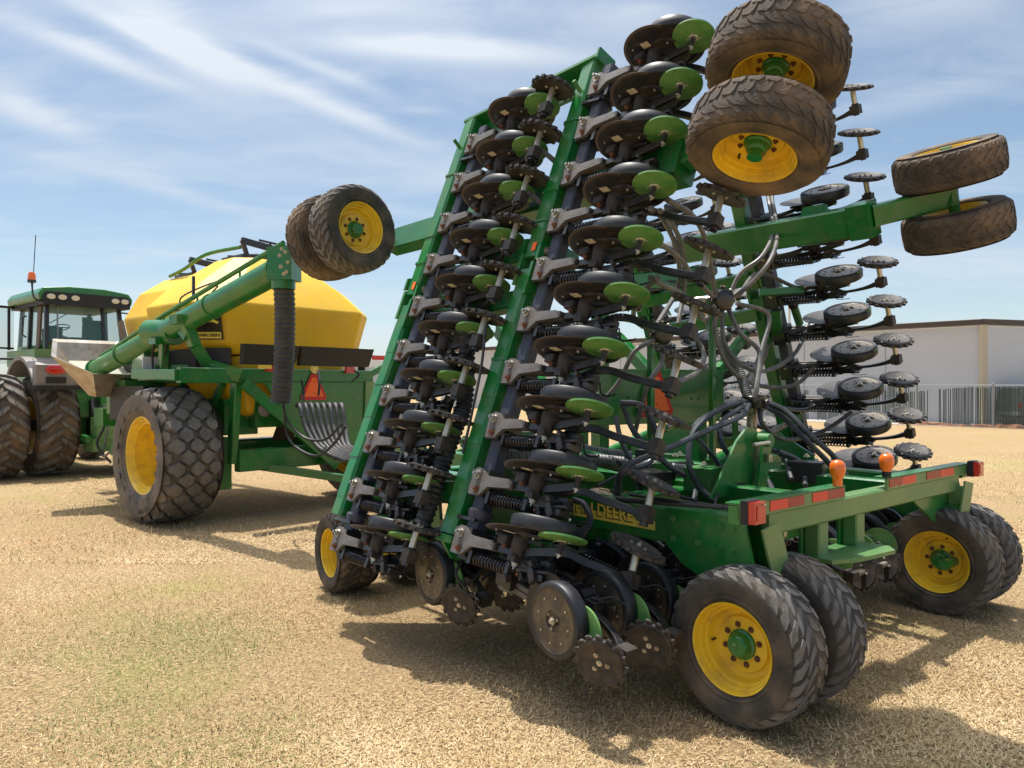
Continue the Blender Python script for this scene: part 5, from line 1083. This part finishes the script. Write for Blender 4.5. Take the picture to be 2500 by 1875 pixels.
am.bar(p, q, .16, .13, 'green', up=(1, 0, 0)); am.bar(q, r, .14, .13, 'green', up=(1, 0, 0)); am.bar(r, s_, .14, .16, 'green', up=(1, 0, 0)); am.box(p + Vector((-.02, 0, .05)), (.30, .22, .12), 'green_dusty'); am.bar(c_at(395, 700, 9.6), c_at(410, 720, 9.5), .1, .25, 'green')
am.bar(c_at(355, 730, 9.9), c_at(352, 800, 10.0), .12, .10, 'green', up=(1, 0, 0)); am.box(c_at(353, 738, 9.9), (.30, .2, .08), 'green'); am.bar(c_at(340, 800, 10.1), c_at(460, 800, 10.0), .12, .16, 'green', up=ZZ); K(am, 'auger_cradle')
hp = MB()      # steel intake hopper, open at the top
P = lambda x, y, z: A1 + Vector((x, y, z))
top = [P(-.62, -.10, .20), P(-.20, -.50, -.06), P(.55, -.50, -.06), P(.72, .0, .22), P(.50, .50, .48), P(-.42, .50, .48)]
bot = [P(-.12, -.12, -.38), P(-.05, -.2, -.40), P(.16, -.2, -.40), P(.22, 0, -.38), P(.16, .16, -.36), P(-.05, .16, -.36)]
cen = Vector((.1, .1, 0)) + A1
ti = [cen + (p - cen) * .90 + Vector((0, 0, .0)) for p in top]; bi = [p + Vector((0, 0, .05)) for p in bot]
n = 6; vs = top + bot + ti + bi
fs = [(i, (i + 1) % n, n + (i + 1) % n, n + i) for i in range(n)] + [(2 * n + (i + 1) % n, 2 * n + i, 3 * n + i, 3 * n + (i + 1) % n) for i in range(n)] + [((i + 1) % n, i, 2 * n + i, 2 * n + (i + 1) % n) for i in range(n)] + [tuple(range(3 * n, 4 * n)), tuple(reversed(range(n, 2 * n)))]
hp.add(vs, fs, 'sheet_metal'); K(hp, 'intake_hopper', smooth=0)
gr = MB(); gp = [p.lerp(q_, .38) for p, q_ in zip(ti, bi)]; gr.add(gp, [tuple(range(6))], 'mesh_grille'); K(gr, 'grille', smooth=0)
# hydraulics, engine block and drawbar clutter at the front of the cart
bx = MB(); bx.box(c_at(345, 785, 10.6), (.6, .4, .30), 'green'); bx.box(c_at(335, 785, 10.3), (.34, .02, .18), 'white'); bx.box(c_at(300, 850, 11.4), (.6, .5, .4), 'green'); bx.box(c_at(340, 870, 11.2), (.9, 1.2, .5), 'black_matt'); bx.box(c_at(250, 860, 12), (.2, .2, .5), 'green'); bx.box(c_at(240, 900, 12.8), (.4, .4, .3), 'green'); K(bx, 'hydraulic_unit', smooth=0); bx = MB(); bx.box(c_at(318, 800, 10.3), (.1, .02, .1), 'orange'); K(bx, 'warning_sticker', smooth=0)
for pts in ([(205, 850, 13.5), (200, 875, 13.4), (210, 905, 13.3)], [(240, 860, 13), (252, 875, 13), (250, 900, 13)], [(218, 875, 13.2), (225, 920, 13.1), (210, 960, 13), (240, 1000, 13)], [(226, 872, 13.2), (232, 930, 13.1), (222, 985, 13), (255, 960, 12.8)], [(260, 1010, 12.6), (255, 1030, 12.6), (270, 1040, 12.4)]):
    h = MB(); hose_mb(h, [c_at(*p) for p in pts], .022, rd.choice(['black_matt', 'hose_grey']), n=6); K(h, 'hydraulic_hose')

# ------------------------------------------------------------------ tractor
TO = Vector((-8.88, 15.75, 0)); TYAW = R_(48)
trac = empty('tractor', TO, TYAW); tag(trac, 'big green tractor with glass cab and dual rear tyres hitched ahead of the seed cart', 'tractor')
def Tt(mb, name, par=None, **k): return mb.build(name, par or trac, **k)
t_ty = tractor_tyre(1.03, .72, .56).mesh('wheel')
rm = rim_mb(.56, .72, deep=.25); t_rim = rm[0].mesh('rim')
for x, rot in ((-.86, .2), (-1.72, .35), (1.0, .7), (1.85, 1.0)):
    M = Matrix.Translation((x, 0, 1.0)) @ (Matrix.Rotation(math.pi, 4, 'Z') if x > 0 else Matrix.Identity(4)) @ Matrix.Rotation(rot, 4, 'X'); o = link('wheel', t_ty, trac, M); link('rim', t_rim, o)
f_ty = tractor_tyre(.76, .50, .40).mesh('wheel'); f_rim = rim_mb(.40, .50, deep=.2)[0].mesh('rim')
for x in (-.98, .98):
    o = link('wheel', f_ty, trac, Matrix.Translation((x, 3.0, .75))); link('rim', f_rim, o)
bd = MB(); bd.box((0, 1.2, .95), (.9, 3.4, .7), 'green'); bd.bar((-1.9, 0, 1.0), (1.9, 0, 1.0), .22, .22, 'black_matt'); bd.prism([(1.7, 1.3), (4.1, 1.2), (4.15, 2.0), (3.8, 2.25), (1.7, 2.35)], (.42, 0, 0), (0, 1, 0), (0, 0, 1), (-1, 0, 0), .84, 'green'); bd.box((0, -.2, 1.4), (1.0, .9, .5), 'green_dusty'); bd.box((0, -.55, 1.15), (.55, .5, .7), 'black_matt'); bd.box((.05, -.75, 1.35), (.35, .3, .5), 'green'); bd.bar((0, -.4, .55), (0, -1.7, .50), .14, .10, 'black_matt')
bd.bar((-.45, -.5, .8), (-.5, -1.3, .75), .08, .12, 'green'); bd.bar((.45, -.5, .8), (.5, -1.3, .75), .08, .12, 'green'); bd.box((0, -1.15, .95), (.7, .35, .42), 'green_pale'); bd.box((0, -1.0, .62), (.8, .5, .25), 'green_pale'); Tt(bd, 'chassis')
ZC = 2.46
for s in (-1, 1):
    fd = MB(); prof = []
    for i in range(11):
        t = R_(150 - i * 10.5); prof.append((math.cos(t) * 1.16, 1.16 + math.sin(t) * 1.22))
    prof = [(max(-1.08, a), b) for a, b in prof]
    outer = [(p[0], p[1]) for p in prof]; inner = [(p[0] * .94, 1.16 + (p[1] - 1.16) * .94) for p in reversed(prof)]
    fd.prism(outer + inner, (s * .48, 0, 0), (0, 1, 0), (0, 0, 1), (s, 0, 0), .86, 'fender_grey')
    fd.box((s * .92, -1.0, 1.98), (.84, .20, .42), 'fender_grey'); fd.box((s * .92, -1.06, 1.76), (.88, .16, .08), 'black_matt'); fd.box((s * 1.0, -1.11, 1.90), (.34, .03, .12), 'black_matt'); fd.cyl((s * .70, -1.0, 2.16), (s * .70, -1.0, 2.30), .04, 'black_matt'); fd.lathe([(0, .12), (.04, .14), (.07, .1), (.08, .001)], (s * .70, -1.0, 2.28), (0, 0, 1), 'fender_grey', n=16); Tt(fd, 'fender')
    tl = MB(); tl.T = Matrix.Translation((s * 1.0, -1.11, 2.10)) @ Matrix.Scale(2.0, 4, (1, 0, 0)); tl.lathe([(0, .09), (.03, .085), (.05, .05), (.055, .001)], (0, 0, 0), (0, -1, 0), 'red_lens', n=20); Tt(tl, 'tail_light')
cab = MB(); cab.box((0, .75, 2.36), (2.3, 1.9, .34), 'green_pale'); cab.box((0, .95, 2.05), (1.7, 1.8, .36), 'green'); cab.box((0, .95, ZC + .12), (1.72, 1.95, .12), 'green'); cab.box((0, .2, 1.8), (1.0, .6, .3), 'green'); Tt(cab, 'cab_base')
zt = 3.50
PL = [(-.86, -.02, -.80, .12), (.86, -.02, .80, .12), (-.88, 1.0, -.84, 1.0), (-.80, 1.95, -.78, 1.80), (.80, 1.95, .78, 1.80), (.88, 1.0, .84, 1.0)]
for x, y, x2, y2 in PL: ps = MB(); ps.bar((x, y, ZC + .1), (x2, y2, zt), .09, .09, 'black', up=(0, 1, 0)); Tt(ps, 'cab_pillars')
ps = MB()
ps.bar((.42, -.04, ZC + .1), (.40, .10, zt), .07, .05, 'black', up=(0, 1, 0)); ps.bar((-.62, -.03, ZC + .1), (-.58, .10, zt), .03, .03, 'galvanised', up=(0, 1, 0)); ps.bar((-.9, .35, ZC + .1), (-.83, .42, zt), .05, .20, 'brown_trim', up=(0, 1, 0)); ps.tube([(-.98, .9, ZC + .35), (-1.06, .9, ZC + .4), (-1.06, .9, ZC + .75), (-.98, .9, ZC + .8)], .02, 'black', n=6); Tt(ps, 'cab_pillars'); ps = MB(); ps.bar((-.86, -.02, ZC + .2), (.86, -.02, ZC + .2), .05, .06, 'black'); Tt(ps, 'cab_pillars')
gl = MB()
def quad(a, b, c, d, m='glass'): gl.add([a, b, c, d], [(0, 1, 2, 3)], m)
quad((-.84, -.02, ZC + .18), (.84, -.02, ZC + .18), (.80, .11, zt), (-.80, .11, zt)); quad((-.80, 1.9, ZC + .18), (.80, 1.9, ZC + .18), (.78, 1.8, zt), (-.78, 1.8, zt))
for s in (-1, 1): quad((s * .87, .0, ZC + .18), (s * .87, 1.9, ZC + .18), (s * .81, 1.8, zt), (s * .81, .12, zt))
Tt(gl, 'cab_glass', smooth=0)
do = MB(); do.add([(-.95, 1.9, ZC - .2), (-1.75, 1.7, ZC - .2), (-1.72, 1.7, zt), (-.95, 1.85, zt)], [(0, 1, 2, 3)], 'glass'); do.bar((-1.75, 1.7, ZC - .2), (-1.72, 1.7, zt), .05, .05, 'black', up=(0, 1, 0)); do.bar((-1.72, 1.7, zt), (-.95, 1.85, zt), .05, .05, 'black'); do.bar((-1.75, 1.7, ZC + .15), (-.95, 1.9, ZC + .15), .04, .04, 'black'); Tt(do, 'cab_door', smooth=0)
rf = MB(); rp = [(-1.02, zt + .02), (-1.05, zt + .16), (-.95, zt + .28), (-.4, zt + .34), (.4, zt + .34), (.95, zt + .28), (1.05, zt + .16), (1.02, zt + .02)]
rf.prism(rp, (0, -.12, 0), (1, 0, 0), (0, 0, 1), (0, 1, 0), 2.2, 'green'); o = Tt(rf, 'cab_roof', smooth=0); soften(o, .05, 3)
ru = MB(); ru.prism([(-.96, zt - .06), (-.98, zt + .10), (-.90, zt + .20), (.90, zt + .20), (.98, zt + .10), (.96, zt - .06)], (0, -.16, 0), (1, 0, 0), (0, 0, 1), (0, 1, 0), 2.2, 'black_matt'); Tt(ru, 'roof_band')
for x in (-.80, -.56, -.28, .62, .84):
    l = MB(); l.T = Matrix.Translation((x, -.162, zt + .10)) @ Matrix.Scale(1.7, 4, (1, 0, 0)); l.lathe([(0, .055), (.012, .05), (.02, .001)], (0, 0, 0), (0, -1, 0), 'lamp_lens', n=18); Tt(l, 'work_light')
bc = MB(); bc.tube(smooth_path([(-.95, -.1, zt), (-1.14, -.12, zt + .05), (-1.18, -.1, zt + .35)], 4), .02, 'black', n=8); bc.cyl((-1.18, -.1, zt + .35), (-1.18, -.1, zt + .40), .09, 'black'); bc.lathe([(0, .085), (.10, .08), (.15, .06), (.17, .001)], (-1.18, -.1, zt + .40), (0, 0, 1), 'amber', n=20); Tt(bc, 'beacon')
an = MB(); an.cyl((-1.08, .15, zt + .3), (-1.02, .15, zt + 1.35), .010, 'black', n=6); Tt(an, 'aerial')
for s, y_ in ((1, .25),):
    mr = MB(); mr.tube(smooth_path([(s * .9, y_, zt - .1), (s * 1.36, y_, zt - .14), (s * 1.42, y_, zt - .3)], 4), .018, 'black', n=8); mr.bar((s * 1.42, y_, zt - .30), (s * 1.42, y_, zt - .76), .30, .09, 'green_dusty', up=(0, 1, 0)); Tt(mr, 'mirror')
dr = MB(); dr.bar((-1.05, 1.2, ZC - .1), (-1.5, 1.4, ZC - .1), .05, .05, 'black'); dr.bar((-1.1, 1.6, ZC + .1), (-1.1, 1.6, zt), .05, .05, 'black', up=(0, 1, 0)); Tt(dr, 'hand_rail')
st = MB(); st.lathe([(-.012, .19), (0, .205), (.012, .19), (0, .175), (-.012, .19)], (-.10, 1.25, ZC + .62), (0, .3, 1), 'black', n=24); st.cyl((-.10, 1.3, ZC + .1), (-.10, 1.26, ZC + .62), .045, 'black'); st.bar((-.29, 1.25, ZC + .62), (.09, 1.25, ZC + .62), .03, .02, 'black'); Tt(st, 'steering_wheel')
se = MB(); se.box((.05, .55, ZC + .28), (.50, .48, .16), 'seat_fabric'); se.prism([(-.25, .3), (.25, .3), (.24, .62), (.14, .74), (-.14, .74), (-.24, .62)], (.32, .30, ZC), (1, 0, 0), (0, 0, 1), (0, 1, 0), .12, 'seat_fabric'); se.prism([(-.18, .2), (.18, .2), (.18, .5), (.08, .58), (-.08, .58), (-.18, .5)], (-.62, .30, ZC), (1, 0, 0), (0, 0, 1), (0, 1, 0), .12, 'seat_fabric'); Tt(se, 'seat')
co = MB(); co.prism([(-.42, .12), (.30, .12), (.22, .40), (.05, .44), (-.02, .55), (-.18, .55), (-.22, .42), (-.40, .30)], (-.1, 1.25, ZC), (1, 0, 0), (0, 0, 1), (0, 1, 0), .3, 'console_yellow'); co.box((.62, .9, ZC + .5), (.22, .1, .55), 'seat_fabric'); co.box((.5, 1.2, zt - .25), (.24, .04, .16), 'green_dusty'); Tt(co, 'console')
wp = MB(); wp.bar((.28, 1.85, zt - .05), (-.15, 1.86, ZC + .75), .02, .02, 'black'); Tt(wp, 'wiper')
for o in list(trac.children):
    if o.name.split('.')[0] in ('cab_pillars', 'cab_glass', 'cab_roof', 'roof_band', 'work_light', 'console', 'seat', 'steering_wheel', 'beacon', 'aerial', 'mirror', 'cab_door', 'wiper', 'cab_base'): o.scale = (.86, 1, 1); o.location.x -= .12
bpy.context.view_layer.update()
